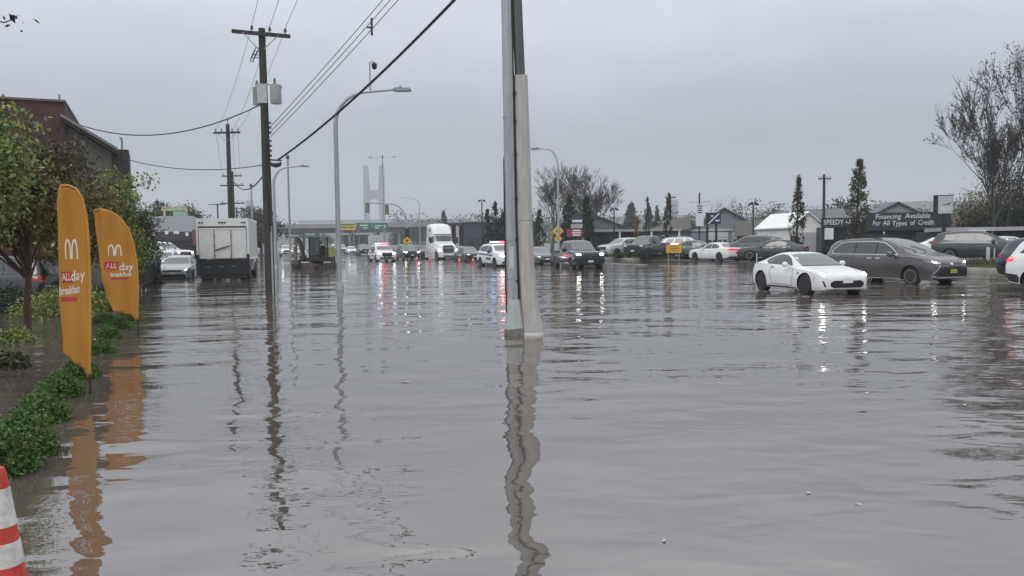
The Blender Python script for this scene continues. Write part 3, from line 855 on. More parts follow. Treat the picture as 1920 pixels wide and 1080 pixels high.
COUPE, VAN, SUV, POLICE, SEDAN, MUSCLE, PICKUP = coupe(), minivan(), suv(), suv(True), sedan(), muscle_sedan(), pickup()
PICKUP_C = pickup(True)

P_WHITE = paint('white', (.70, .705, .71))
P_GREY = paint('warm_grey', (.085, .08, .082), .25, .3)
P_SILVER = paint('silver', (.45, .47, .48), .28, .4)
P_MAROON = paint('maroon', (.10, .022, .03))
P_BLACK = paint('black', (.014, .015, .018), .15)
P_NAVY = paint('navy', (.016, .022, .042), .15)
P_CHAR = paint('charcoal', (.05, .055, .058), .25, .2)
P_TEAL = paint('grey_green', (.10, .125, .118), .25, .3)
P_DTEAL = paint('dark_teal', (.035, .05, .052), .25, .2)

# the two nearest cars
COUPE.place('sports_coupe', 'white two-door sports coupe with dark wheels, wading towards the camera beside the grey minivan', 'car', P_WHITE, (9.5, 25.75, -.03), toward(12))
VAN.place('minivan', 'warm grey minivan with roof rails and lit headlights beside the white coupe', 'minivan', P_GREY, (14.62, 30.7, -.05), toward(23.5))
# at the right edge
SUV.place('white_suv', 'white SUV cut off by the right edge, red taillight and black lower bumper', 'car', P_WHITE, (17.25, 23.2, -.1), toward(20), swap={'headlight': M_DRL, 'taillight': M_TAIL_ON})
SUV.place('dark_suv', 'dark navy SUV mostly hidden behind the white SUV at the right edge', 'car', P_NAVY, (20.3, 28.7, -.1), toward(20), swap={'headlight': M_DRL})
# driving off along the far kerb
p = at(1343, 63.5); MUSCLE.place('white_sedan', 'white sedan seen from behind with a red light band, by the far verge', 'car', P_WHITE, (p.x, p.y, .03), away(24))
# oncoming queue
def oncoming(model, name, label, cat, pnt, u, d, h=20.5, z=-.1, **k):
    p = at(u, d); return model.place(name, label, cat, pnt, (p.x, p.y, z), toward(h), **k)
oncoming(PICKUP, 'pickup_truck', 'black pickup truck with lit headlights driving through the flood', 'pickup', P_NAVY, 1082, 52.5, 12, -.12)
oncoming(SEDAN, 'green_sedan', 'grey green sedan half hidden between the near lamp post and the black pickup', 'car', P_TEAL, 1008, 63.5, 17, -.1)
oncoming(POLICE, 'police_suv', 'police SUV with its red beacon lit, half hidden left of the near lamp post', 'police car', P_WHITE, 937, 59, 22, -.12, group='police cars')
oncoming(POLICE, 'police_suv', 'police SUV with push bar and beacons, farther one near the traffic signal', 'police car', P_WHITE, 716, 82, 22, -.1, group='police cars')
oncoming(SEDAN, 'dark_sedan', 'dark grey sedan waiting right of the white semi truck', 'car', P_BLACK, 878, 79, 20, -.08)
oncoming(SUV, 'grey_suv', 'charcoal SUV waiting between the farther police SUV and the semi truck', 'car', P_CHAR, 764, 90, 20, -.08, swap={'headlight': M_HEAD})
oncoming(SEDAN, 'white_car', 'small white sedan far off, right of the excavator', 'car', P_WHITE, 659, 142, 18, 0)
oncoming(SUV, 'black_suv', 'small black SUV far off, right of the distant white sedan', 'car', P_BLACK, 682, 132, 18, 0)
oncoming(SEDAN, 'white_hatchback', 'distant white car just left of the excavator', 'car', P_WHITE, 561, 128, 20, 0)
oncoming(SUV, 'white_van', 'distant white SUV beside the dark utility pole', 'car', P_WHITE, 536, 136, 20, 0, swap={'headlight': M_DRL})
oncoming(SUV, 'silver_suv', 'distant silver SUV partly behind the grey lamp post', 'car', P_SILVER, 640, 150, 18, 0)
oncoming(SEDAN, 'dark_hatchback', 'small dark car behind the dark grey sedan', 'car', P_CHAR, 862, 96, 20, -.05)

# left lot
def still(model, name, label, cat, pnt, u, d, rz, z=0.0, **k):
    p = at(u, d); return model.place(name, label, cat, pnt, (p.x, p.y, z), rz, **k)
still(SEDAN, 'silver_sedan', 'silver sedan parked in the water left of the box truck', 'car', P_SILVER, 337, 45, toward(14), -.2)
still(SEDAN, 'maroon_sedan', 'dark maroon sedan parked behind the fence left of the silver sedan', 'car', P_MAROON, 278, 46, away(20), -.2)
still(SUV, 'parked_white_suv', 'white SUV parked behind the maroon sedan', 'car', P_WHITE, 306, 53, toward(14), -.25)
still(PICKUP_C, 'white_pickup', 'white pickup truck parked facing right under the grey roof', 'pickup', P_WHITE, 300, 66, math.radians(-24), .25)
still(SUV, 'parked_black_suv', 'black SUV standing behind the young tree at the left edge', 'car', P_BLACK, -8, 25, math.radians(168), -.25)

# sales lot cars (n measured from the camera across the street)
lotcars = [(SUV, 'lot_car', 'pale silver SUV parked behind the fence right of the black pickup', P_SILVER, 1168, 76, toward(-58)),
           (PICKUP, 'lot_pickup', 'dark teal pickup parked left of the yellow board', P_DTEAL, 1214, 72, toward(-35)),
           (SUV, 'lot_car', 'pale silver SUV parked behind the yellow board', P_SILVER, 1290, 74, toward(70)),
           (SEDAN, 'lot_car', 'grey green sedan with raised nose behind the white sedan', P_TEAL, 1310, 70, toward(60)),
           (SUV, 'lot_car', 'grey green SUV parked right of the white sedan', P_TEAL, 1408, 62, away(50)),
           (SEDAN, 'lot_car', 'charcoal sedan parked just left of the white coupe', P_CHAR, 1448, 58, away(60)),
           (SUV, 'lot_car', 'dark green SUV parked behind the posts right of the minivan', P_DTEAL, 1838, 47, toward(55)),
           (SEDAN, 'lot_car', 'white sedan parked under the canopy right of the black shop sign', P_WHITE, 1778, 56, toward(70)),
           (SEDAN, 'lot_car', 'silver sedan roof showing at the right edge behind the dark SUV', P_SILVER, 1898, 50, toward(60))]
for mdl, nm, lb, pt, u, d, rz in lotcars:
    p = at(u, d); mdl.place(nm, lb, 'pickup' if mdl is PICKUP else 'car', pt, (p.x, p.y, .25), rz, group='cars on the sales lots', swap={'headlamp_bulb': M_LAMP, 'headlight': M_LAMP})
# ------------------------------------------------------------------ trucks and the excavator
def box_truck():
    p = at(420, 41.2)
    root = empty('box_truck', (p.x, p.y, -.15), away(13.5), 'white box truck with a closed roll-up rear door and black tail lift', 'truck')
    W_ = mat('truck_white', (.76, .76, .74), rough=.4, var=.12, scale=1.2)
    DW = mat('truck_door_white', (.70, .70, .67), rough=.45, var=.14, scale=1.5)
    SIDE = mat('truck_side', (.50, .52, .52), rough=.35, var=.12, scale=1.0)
    K = mat('truck_black', (.02, .02, .022), rough=.6, var=.3)
    # local x forward; rear face at x = 0
    w, z0, z1, L = 1.28, 1.22, 3.29, 5.6
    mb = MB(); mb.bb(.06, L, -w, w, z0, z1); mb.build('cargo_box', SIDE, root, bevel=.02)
    mb = MB()
    mb.bb(0, .055, -w, w, z1 - .40, z1 + .012); mb.bb(0, .055, -w, -w + .09, z0 - .1, z1 - .402); mb.bb(0, .055, w - .09, w, z0 - .1, z1 - .402)
    mb.build('door_frame', W_, root, bevel=.008)
    mb = MB(); mb.bb(-.01, .05, -w + .12, w - .12, z1 - .465, z1 - .405); mb.build('door_header', K, root)
    # three door leaves side by side
    for y0, y1 in ((-1.15, -.42), (-.40, .40), (.42, 1.15)):
        mb = MB(); mb.bb(.005, .05, y0, y1, z0 + .02, z1 - .56); mb.build('door_panel', DW, root, bevel=.006)
    mb = MB(); mb.bb(.0, .05, -1.16, 1.16, z1 - .545, z1 - .475); mb.build('door_panel', W_, root)
    for y in (-.41, .41):
        mb = MB(); mb.tube([(-.02, y, z0), (-.02, y, z1 - .6)], .018, 6)
        for z in (1.4, 1.9, 2.4): mb.box((-.01, y, z), (.05, .08, .05))
        mb.build('lock_rod', mat('rod_metal', (.16, .16, .15), rough=.5, metal=.6), root)
    mb = MB(); mb.tube([(-.04, .40, 1.66), (-.05, -.32, 1.88)], .03, 6); mb.build('door_handle', K, root)
    for y in (-1.1, -.97, -.13, 0.0, .13, .97, 1.1):
        mb = MB(); mb.bb(-.03, -.001, y - .04, y + .04, z1 - .25, z1 - .17); mb.build('marker_light', mat('marker_dark', (.06, .012, .012), rough=.3), root)
    # side seam strips, side logo smudge is left plain
    for s in (-1, 1):
        mb = MB(); mb.bb(.05, L + .01, s * (w + .004), s * (w + .022), z0 - .06, z0 + .06); mb.build('side_rail', W_, root)
        mb = MB(); mb.bb(.05, L + .01, s * (w + .004), s * (w + .022), z1 - .1, z1 + .01); mb.build('side_rail', W_, root)
    # black tail lift
    mb = MB(); mb.bb(-.14, .0, -1.22, 1.22, 1.08, 1.2); mb.bb(-.10, -.02, -1.2, 1.2, .42, 1.075)
    mb.build('tail_lift', K, root, bevel=.015)
    for y in (-1.23, 1.23):
        mb = MB(); mb.bb(-.16, .02, y - .07, y + .07, .40, 1.45); mb.build('lift_column', K, root, bevel=.01)
    mb = MB(); mb.bb(-.05, .4, -1.1, 1.1, .2, .40); mb.build('underride_bar', K, root)
    for y in (-.5, .1, .75):
        mb = MB(); mb.bb(-.12, -.101, y - .1, y + .1, .80, .84); mb.build('reflector', mat('reflector_green', (.12, .26, .24), rough=.3), root)
    mb = MB(); mb.bb(.2, 7.4, -.45, .45, .62, 1.2); mb.build('chassis', K, root)
    # cab
    cab = Model([(7.62, .55, 1.0, 1.05, .85, .82, .6), (7.55, .48, 1.25, 1.32, 1.0, .98, .8), (7.2, .45, 1.5, 1.62, 1.05, 1.02, .88), (6.7, .45, 1.55, 1.95, 1.05, 1.02, .84), (6.25, .45, 1.56, 2.5, 1.05, 1.02, .8), (5.75, .45, 1.56, 2.6, 1.05, 1.02, .8), (5.65, .45, 1.56, 2.5, 1.05, 1.02, .8)])
    o = obj('cab', cab.body, root); o.material_slots[0].link = 'OBJECT'; o.material_slots[0].material = P_WHITE
    for s in (1, -1):
        mb = MB(); vs, fs = cab.decal([(6.75, 1.66), (6.45, 2.2), (5.95, 2.3), (5.95, 1.66)], 'left')
        mb.add([(v.x, s * v.y, v.z) for v in vs], [f[::s] for f in fs]); mb.build('side_window', M_GLASS, o, recalc=False)
        mb = MB(); c = Vector((6.9, s * 1.32, 1.95)); mb.box(c, (.14, .2, .42)); mb.tube([(6.8, s * 1.0, 1.75), c], .025, 6); mb.build('mirror', M_BLACK, o, bevel=.02)
    for x, ys in ((1.5, (1.08, .82)), (6.6, (1.0,))):
        for s in (1, -1):
            for y in ys:
                mb = MB(); r = .46
                mb.lathe([(r * .6, -.13), (r * .95, -.13), (r, -.1), (r, .1), (r * .95, .13), (r * .6, .13)], 24, (x, s * y, r), 'Y')
                wl = mb.build('wheel', M_TYRE, root)
                mb = MB(); mb.lathe([(r * .6, s * .04), (r * .5, s * .0), (.1, s * .0), (.1, s * .08)], 20, (x, s * y, r), 'Y'); mb.build('rim', M_RIM, wl)
    return root
box_truck()

def semi():
    p = at(826, 89)
    root = empty('semi_truck', (p.x, p.y, -.15), toward(20.5), 'white semi truck tractor with a tall sleeper roof in the oncoming queue', 'truck')
    K = [(3.3, .62, 1.1, 1.2, .72, .7, .5), (3.24, .5, 1.42, 1.5, .95, .85, .62), (3.0, .45, 1.62, 1.72, 1.08, .92, .72), (2.4, .45, 1.78, 1.9, 1.12, .98, .78), (1.75, .45, 1.86, 2.02, 1.15, 1.05, .82),
         (1.5, .45, 1.9, 2.35, 1.17, 1.12, .86), (1.2, .45, 1.95, 2.75, 1.2, 1.17, .92), (1.05, .45, 1.97, 2.86, 1.2, 1.18, .95), (.95, .45, 2.0, 3.0, 1.22, 1.2, 1.0), (.4, .45, 2.1, 3.7, 1.24, 1.23, 1.05),
         (0, .45, 2.2, 3.98, 1.24, 1.24, 1.08), (-.6, .45, 2.3, 4.08, 1.24, 1.24, 1.1), (-1.5, .45, 2.3, 4.05, 1.24, 1.24, 1.1), (-1.54, .5, 2.3, 3.9, 1.2, 1.2, 1.05)]
    m = Model(K, ((2.45, .5),), .6, 1.12)
    m.lay('windshield', [(-.98, 2.08), (.98, 2.08), (.95, 2.72), (-.95, 2.72)], 'front', M_GLASS)
    m.strip('screen_divider', [(0, 2.06), (0, 2.74)], 'front', M_BLACK, .05, .012, False)
    m.lay('sun_visor', [(-1.0, 2.76), (1.0, 2.76), (.98, 2.87), (-.98, 2.87)], 'front', M_BLACK, .03)
    m.lay('side_window', [(1.25, 2.06), (1.05, 2.65), (.45, 2.65), (.45, 2.02), (.9, 2.0)], 'left', M_GLASS, .01, True)
    m.lay('sleeper_window', rect(-.5, -.1, 2.1, 2.65), 'left', M_GLASS, .01, True)
    m.lay('fairing_vent', rect(-.35, .05, 3.2, 3.5), 'left', M_BLACK, .01, True)
    m.lay('grille', [(-.5, .85), (.5, .85), (.62, 1.1), (.6, 1.55), (.45, 1.66), (-.45, 1.66), (-.6, 1.55), (-.62, 1.1)], 'front', M_BLACK, .02)
    for z in (1.0, 1.15, 1.3, 1.45): m.strip('grille_bar', [(-.55, z), (.55, z)], 'front', M_CHROME, .025, .035, False)
    m.lay('headlight', [(.72, 1.02), (1.02, 1.02), (1.05, 1.28), (.8, 1.22)], 'front', M_DRL, .02, True)
    m.strip('door_seam', [(1.3, 1.95), (1.3, .7)], 'left', M_SEAM, .02)
    m.strip('door_seam', [(.35, 2.6), (.35, .7)], 'left', M_SEAM, .02)
    mb = MB(); mb.bb(3.12, 3.36, -1.12, 1.12, .38, .72); m.add('bumper', mb, [M_BLACK], True, bevel=.06)
    mb = MB(); mb.bb(3.362, 3.372, -.55, .55, .42, .58); m.add('bumper_grille', mb, M_BLACK)
    m.both('side_skirt', lambda b, s: b.bb(-2.2, 1.7, s * 1.16, s * 1.22, .3, .95), [M_BLACK], True)
    m.both('mirror', lambda b, s: (b.box((1.55, s * 1.5, 2.2), (.14, .22, .62)), b.tube([(1.3, s * 1.1, 2.45), (1.5, s * 1.45, 2.45)], .03, 6), b.tube([(1.3, s * 1.1, 1.98), (1.5, s * 1.45, 1.98)], .03, 6)), M_BLACK, bevel=.02)
    mb = MB(); mb.bb(-4.4, 2.6, -.45, .45, .6, .9); m.add('chassis', mb, M_BLACK)
    m.wheels((2.45,), 1.0, .5, .3, M_RIM, 8, .55)
    m.wheels((-2.6, -3.9), .98, .5, .5, M_RIM, 8, .55)
    for nm, me, painted, kids in m.parts:
        o = obj(nm, me, root)
        if painted: o.material_slots[0].link = 'OBJECT'; o.material_slots[0].material = P_WHITE
        for kn, km in kids: obj(kn, km, o)
semi()

def far_box_truck():
    p = at(706, 175)
    root = empty('far_box_truck', (p.x, p.y, 0), away(15), 'pale cube truck far off under the green road signs', 'truck')
    mb = MB(); mb.bb(0, 5.5, -1.25, 1.25, 1.0, 3.7); mb.build('cargo_box', mat('far_truck_white', (.55, .55, .54), rough=.5), root, bevel=.03)
    mb = MB(); mb.bb(-.04, -.002, -1.1, 1.1, 1.1, 3.4); mb.build('rear_door', mat('far_truck_door', (.48, .48, .47), rough=.5), root)
    mb = MB(); mb.bb(5.7, 7.4, -1.1, 1.1, .6, 2.5); mb.bb(.1, 5.7, -.5, .5, .6, .98); mb.build('cab', P_WHITE, root, bevel=.1)
    for x in (1.4, 6.4):
        for s in (1, -1):
            mb = MB(); mb.lathe([(.3, -.14), (.45, -.14), (.47, 0), (.45, .14), (.3, .14)], 18, (x, s * 1.0, .47), 'Y'); mb.build('wheel', M_TYRE, root)
far_box_truck()

def excavator():
    p = at(594, 60)
    root = empty('mini_excavator', (p.x, p.y, -.12), toward(-26), 'dark mini excavator with folded boom and open cab standing in the flood', 'excavator')
    root.scale = (1.0, 1.05, 1.03)
    K = mat('excavator_black', (.03, .028, .027), rough=.6, var=.35)
    Y = mat('excavator_yellow', (.30, .30, .09), rough=.45, var=.2)
    GB = mat('excavator_brown', (.085, .07, .06), rough=.6, var=.3, metal=.2)
    for s in (1, -1):
        mb = MB()
        prof = [(-.95 + .22 * math.cos(a), .24 + .22 * math.sin(a)) for a in np.linspace(math.pi / 2, 3 * math.pi / 2, 7)] + [(.95 + .22 * math.cos(a), .24 + .22 * math.sin(a)) for a in np.linspace(-math.pi / 2, math.pi / 2, 7)]
        mb.prism(prof, s * .62, s * .98, 'Y'); tr = mb.build('track', K, root)
        for x in (-.9, -.45, 0, .45, .9):
            mb = MB(); mb.lathe([(.13, 0), (.13, s * .03)], 12, (x, s * .985, .24), 'Y'); mb.build('roller', GB, tr)
    mb = MB(); mb.box((1.55, 0, .32), (.1, 2.0, .42)); mb.box((1.2, .5, .3), (.7, .1, .12)); mb.box((1.2, -.5, .3), (.7, .1, .12)); mb.build('dozer_blade', GB, root, bevel=.02)
    mb = MB(); mb.lathe([(.5, .42), (.5, .6)], 20); mb.box((-.1, 0, .74), (1.9, 1.75, .28)); mb.build('turntable', K, root, bevel=.03)
    mb = MB(); mb.prism([(-.25, .89), (-1.15, .89), (-1.28, 1.05), (-1.2, 1.5), (-.95, 1.62), (-.25, 1.62)], -.86, .86, 'Y'); ew = mb.build('engine_cover', Y, root, bevel=.05)
    mb = MB(); mb.bb(-1.0, -.5, -.875, -.862, 1.05, 1.4); mb.build('louvre', K, ew)
    for x, y in ((.72, .82), (.72, -.05), (-.25, .82), (-.25, -.05)):
        mb = MB(); mb.box((x, y, 1.63), (.08, .08, 1.48)); mb.build('cab_post', K, root)
    mb = MB(); mb.bb(.685, .755, .0, .77, .9, 1.1); mb.build('cab_sill', K, root)
    mb = MB(); mb.bb(-.45, .85, -.15, .9, 2.375, 2.46); mb.build('cab_roof', mat('cab_roof', (.20, .28, .20), rough=.5), root, bevel=.02)
    mb = MB(); mb.bb(.70, .73, .0, .77, 1.12, 2.35); mb.build('cab_window', mat('cab_glass', (.06, .075, .09), rough=.08, var=0), root)
    mb = MB(); mb.box((0, .4, 1.15), (.5, .5, .14)); mb.box((-.22, .4, 1.45), (.12, .5, .6)); mb.build('seat', K, root, bevel=.04)
    # boom folded up in front of the cab
    mb = MB(); mb.box((.95, -.45, .85), (.5, .3, .4)); mb.build('boom_swing', GB, root, bevel=.03)
    def beam(pts, w, hs):
        b = MB()
        n = len(pts); up = []; dn = []
        for i, (x, z) in enumerate(pts):
            a = Vector(pts[max(0, i - 1)]); c = Vector(pts[min(n - 1, i + 1)]); d = (c - a).normalized(); q = Vector((-d.y, d.x)) * hs[i] / 2
            up.append((x + q.x, z + q.y)); dn.append((x - q.x, z - q.y))
        b.prism(up + dn[::-1], -.45 - w / 2, -.45 + w / 2, 'Y'); return b
    beam([(.95, .9), (1.0, 1.5), (1.25, 2.0), (1.7, 2.35)], .2, [.3, .34, .36, .22]).build('boom', GB, root, bevel=.02)
    beam([(1.7, 2.35), (1.75, 1.6), (1.72, .75)], .17, [.24, .28, .2]).build('stick', mat('excavator_tan', (.17, .13, .105), rough=.6, var=.3), root, bevel=.02)
    for a, b in (((1.1, -.45, .95), (1.42, -.45, 1.95)), ((1.42, -.45, 2.32), (1.9, -.45, 1.7))):
        mb = MB(); mb.tube([a, b], .05, 8); mb.tube([Vector(a).lerp(Vector(b), .5), b], .03, 8); mb.build('hydraulic_ram', M_CHROME, root)
    mb = MB(); mb.prism([(1.55, .75), (1.85, .75), (1.95, .45), (1.75, .2), (1.45, .18), (1.5, .4)], -.75, -.15, 'Y'); mb.build('bucket', GB, root, bevel=.02)
    mb = MB(); mb.box((.8, 1.02, 1.95), (.05, .16, .28)); mb.tube([(.72, .82, 1.9), (.8, 1.0, 1.95)], .015, 5); mb.build('mirror', K, root)
excavator()
# ------------------------------------------------------------------ posts, poles, lamps and overhead lines
M_STEEL = mat('lamp_post_steel', (.36, .38, .39), rough=.5, metal=.25, var=.24, scale=5, stretch=(3, 3, .25), bump=.15, bscale=25)
M_GALV = mat('galvanised', (.30, .32, .33), rough=.5, metal=.4, var=.15)
M_WOODP = mat('pole_wood', (.050, .046, .044), rough=.85, var=.35, scale=3, stretch=(4, 4, .2), bump=.4)
M_WIRE = mat('wire_black', (.02, .02, .022), rough=.6, var=0)
M_SLEEVE = mat('sleeve_beige', (.42, .40, .37), rough=.55, var=.22, scale=6, stretch=(3, 3, .3), bump=.2, bscale=30)
M_CERAM = mat('insulator', (.07, .07, .075), rough=.3, var=.1)
M_TANK = mat('transformer_grey', (.34, .37, .37), rough=.5, var=.15)
M_DARKP = mat('dark_pole', (.085, .09, .092), rough=.6, var=.18, scale=2, stretch=(1, 1, .2))

def near_lamp_post():
    b = G(964, 628)
    root = empty('lamp_post', (b.x, b.y, 0), 0, 'light grey octagonal steel lamp post standing in the flood in the foreground', 'lamp post')
    mb = MB(); mb.tube([(-.005, 0, -.45), (-.01, 0, 1.0), (-.02, 0, 2.2), (-.055, 0, 6.2), (-.08, 0, 9.2)], [.128, .126, .12, .098, .08], 8)
    mb.build('shaft', M_STEEL, root, smooth=20)
    mb = MB(); mb.tube([(.02, -.02, -.45), (.02, -.02, .05), (.0, -.02, .66)], [.205, .198, .130], 8); mb.build('base_shroud', mat('shroud_grey', (.42, .44, .43), rough=.5, var=.12), root, smooth=20)
    mb = MB(); mb.tube([(.02, -.02, -.1), (.02, -.02, .05), (.013, -.02, .13)], [.2045, .201, .192], 8); mb.build('wet_stain', mat('wet_stain', (.17, .165, .15), rough=.25, var=.3, scale=9), root, smooth=20)
    mb = MB(); mb.box((-.03, -.121, 1.42), (.09, .012, .40)); cv = mb.build('access_cover', mat('cover_grey', (.48, .50, .50), rough=.5, var=.1), root, bevel=.003)
    for z in (1.26, 1.58):
        mb = MB(); mb.lathe([(.010, -.128), (.010, -.136)], 8, (-.03, 0, z), 'Y'); mb.build('bolt', M_GALV, cv)
    for z in (1.02, 1.72, 3.95):
        mb = MB(); x = -.01 - .009 * z; mb.tube([(x, 0, z), (x, 0, z + .025)], .131 - .0048 * z, 8); mb.build('strap', M_GALV, root, smooth=20)
    mb = MB(); mb.tube([(-.135, -.06, .42), (-.142, -.05, .9), (-.148, -.03, 2.0), (-.145, 0, 3.2), (-.11, .08, 3.5)], .014, 6); mb.build('cable', M_WIRE, root)
    # the arm and lantern are above the picture
    mb = MB(); mb.tube([(-.08, 0, 9.1), (.2, -.1, 9.5), (.9, -.3, 9.75), (2.2, -.7, 9.8)], [.06, .055, .05, .045], 8); arm = mb.build('arm', M_STEEL, root)
    mb = MB(); mb.box((2.5, -.78, 9.8), (.7, .26, .12), rz=-.3); mb.build('lantern', M_GALV, arm, bevel=.03)
near_lamp_post()

def near_service_pole():
    b = G(998, 626)
    root = empty('service_pole', (b.x, b.y - .12, 0), 0, 'dark service pole in a tall beige guard sleeve, right of the grey lamp post', 'utility pole')
    mb = MB(); mb.tube([(-.10, .02, -.45), (-.15, .02, 4.0), (-.21, .02, 6.2), (-.25, .02, 9.0)], [.11, .10, .095, .085], 10); mb.build('shaft', M_DARKP, root, smooth=20)
    def sleeve(zs):
        vs = []; n = 18
        for z, r, x in zs:
            for k in range(n):
                a = 2 * math.pi * k / n
                sx = abs(math.cos(a)) ** .8 * math.copysign(1, math.cos(a)); sy = abs(math.sin(a)) ** .8 * math.copysign(1, math.sin(a))
                vs.append((x + r * sx, r * .9 * sy, z))
        fs = [(i * n + k, i * n + (k + 1) % n, (i + 1) * n + (k + 1) % n, (i + 1) * n + k) for i in range(len(zs) - 1) for k in range(n)]
        fs += [tuple(range(n - 1, -1, -1)), tuple(range((len(zs) - 1) * n, len(zs) * n))]
        return vs, fs
    mb = MB(); mb.add(*sleeve([(-.45, .22, .0), (.13, .198, .0), (.35, .178, -.025), (.7, .160, -.065), (1.3, .147, -.10), (2.10, .142, -.12)])); mb.build('lower_sleeve', M_SLEEVE, root, smooth=50)
    mb = MB(); mb.add(*sleeve([(2.102, .149, -.12), (2.135, .149, -.12)])); mb.build('sleeve_joint', M_SLEEVE, root, smooth=50)
    mb = MB(); mb.add(*sleeve([(2.137, .142, -.12), (3.4, .134, -.135), (4.72, .123, -.155)])); mb.build('upper_sleeve', M_SLEEVE, root, smooth=50)
    mb = MB(); mb.add(*sleeve([(-.45, .225, .0), (.035, .212, .0), (.05, .202, .0)])); mb.build('foot_collar', mat('collar_grey', (.5, .5, .48), rough=.6, var=.15), root, smooth=50)
    mb = MB(); mb.tube([(-.225, -.10, .1), (-.245, -.10, .6), (-.275, -.10, 2.0), (-.285, -.09, 3.4), (-.29, -.08, 4.6), (-.30, -.02, 9)], .016, 6); mb.build('cable', M_WIRE, root)
    for z in (1.0, 1.75, 2.5, 3.3, 3.9, 4.4):
        mb = MB(); mb.box((-.27, -.115, z), (.05, .03, .03)); mb.build('cable_clip', M_WIRE, root)
    return root
near_service_pole()

def crossarm(root, z, w, tilt, ins, braces=True, y=-.16, m=M_WOODP):
    R = Matrix.Rotation(tilt, 3, 'Y')
    mb = MB(); mb.box((0, y, z), (w, .1, .12), rot=R); arm = mb.build('crossarm', m, root)
    for x in ins:
        q = Vector((0, y, z)) + R @ Vector((x, 0, .06))
        mb = MB(); mb.lathe([(.02, 0), (.02, .07), (.06, .08), (.055, .12), (.035, .13), (.05, .17), (.02, .2)], 8, q); mb.build('insulator', M_CERAM, arm)
    if braces:
        for s in (-1, 1):
            e = Vector((0, y - .06, z)) + R @ Vector((s * .62, 0, -.02))
            mb = MB(); mb.tube([e, (s * .1, y - .04, z - .52)], .016, 5); mb.build('brace', M_GALV, arm)

def utility_pole_near():
    b = G(507, 551)
    root = empty('utility_pole', (b.x, b.y, 0), math.radians(0), 'tall dark wooden utility pole with transformers and crossarm, nearest on the left', 'utility pole')
    mb = MB(); mb.tube([(0, 0, -.45), (.0, 0, 3), (-.02, 0, 9.27)], [.17, .16, .115], 14); mb.build('shaft', M_WOODP, root)
    crossarm(root, 9.05, 2.02, .105, (-.32, .30, .84))
    # two transformer tanks and the pale mounting plate between
    mb = MB(); mb.box((-.03, -.155, 7.0), (.36, .05, .66)); mb.box((-.03, -.13, 7.32), (.5, .08, .05)); mb.build('mount_plate', mat('plate_pale', (.42, .47, .45), rough=.5, var=.15), root, bevel=.01)
    for x, y, r, h in ((-.27, .14, .17, .62), (.42, -.05, .19, .66)):
        mb = MB(); mb.lathe([(r * .9, 0), (r, .03), (r, h - .04), (r * 1.04, h - .03), (r * .98, h)], 18, (x, y, 6.66)); tk = mb.build('transformer', M_TANK, root)
        mb = MB(); mb.lathe([(.03, 0), (.05, .05), (.03, .1), (.05, .15), (.02, .24)], 8, (x - .03, y, 6.66 + h)); mb.build('bushing', M_CERAM, tk)
        mb = MB(); mb.box((x + .5 * r, y, 6.7 + h * .8), (r * 1.2, .06, .1)); mb.build('tank_bracket', M_CERAM, tk)
    # cut-out fuses hanging at the left
    for i in range(3):
        a = Vector((-.30 - .06 * i, -.12, 8.35 - .11 * i))
        mb = MB(); o = Vector((.10, 0, .26)); p2 = Vector((.09, 0, -.03))
        mb.tube([a, a + o, a + o + p2, a + p2, a], .017, 5); mb.tube([a + o * .6 + p2, (-.1, -.06, 8.4 - .08 * i)], .014, 5); mb.build('fuse_cutout', M_CERAM, root)
    # secondary rack
    for i in range(7):
        z = 6.0 - .17 * i - (.12 if i > 2 else 0)
        mb = MB(); mb.lathe([(.025, -.04), (.05, -.03), (.03, 0), (.05, .03), (.025, .04)], 8, (.2, -.1, z)); mb.tube([(.12, -.05, z), (.2, -.1, z)], .012, 5); mb.build('spool_insulator', M_CERAM, root)
    mb = MB(); mb.tube([(.06, -.15, 6.6), (.12, -.16, 6.2), (.12, -.16, 2.2)], .02, 6); mb.build('riser_cable', M_WIRE, root)
    mb = MB(); mb.tube([(.13, -.12, 2.4), (.135, -.12, -.4)], .035, 8); mb.build('riser_guard', mat('riser_guard', (.33, .33, .3), rough=.6), root)
    mb = MB(); mb.tube([(-.12, 0, 8.9 - 2.3), (-.2, 0, 6.62)], .02, 5); mb.build('service_hook', M_GALV, root)
    # cable splice ball
    c = Vector((.38, -.16, 4.62))
    mb = MB(); mb.tube([c + Vector((-.19, 0, 0)), c + Vector((-.13, 0, -.08)), c + Vector((0, 0, -.11)), c + Vector((.13, 0, -.08)), c + Vector((.19, 0, 0))], [.03, .07, .085, .07, .03], 10); mb.build('splice_case', M_WIRE, root)
    mb = MB(); mb.tube([(.1, -.1, 4.72), c + Vector((.2, 0, .06))], .03, 6); mb.build('splice_bracket', M_WIRE, root)
    return root
UP1 = utility_pole_near()

def utility_pole_far(label, u, d, h, arms):
    b = at(u, d)
    root = empty('utility_pole', (b.x, b.y, 0), math.radians(-4), label, 'utility pole', 'utility poles along the left side')
    mb = MB(); mb.tube([(0, 0, -.45), (0, 0, h)], [.19, .12], 10); mb.build('shaft', M_WOODP, root)
    for z, w in arms:
        crossarm(root, z, w, 0.0, (-w * .42, -w * .2, w * .2, w * .42), z > h - .8)
    return root
UP2 = utility_pole_far('second dark utility pole with a single top crossarm behind the box truck', 436, 52, 9.55, [(9.0, 1.75)])
mb = MB(); mb.lathe([(.02, 9.55), (.02, 9.75), (.05, 9.78), (.03, 9.9)], 8); mb.build('insulator', M_CERAM, UP2)
UP3 = utility_pole_far('farther utility pole with three crossarms, just right of the second pole', 441, 86, 9.7, [(9.2, 2.2), (8.2, 2.6), (6.3, 2.6)])
UP4 = utility_pole_far('distant utility pole with two low crossarms above the box truck roof', 446, 150, 9.0, [(8.7, 2.6), (8.1, 2.6)])
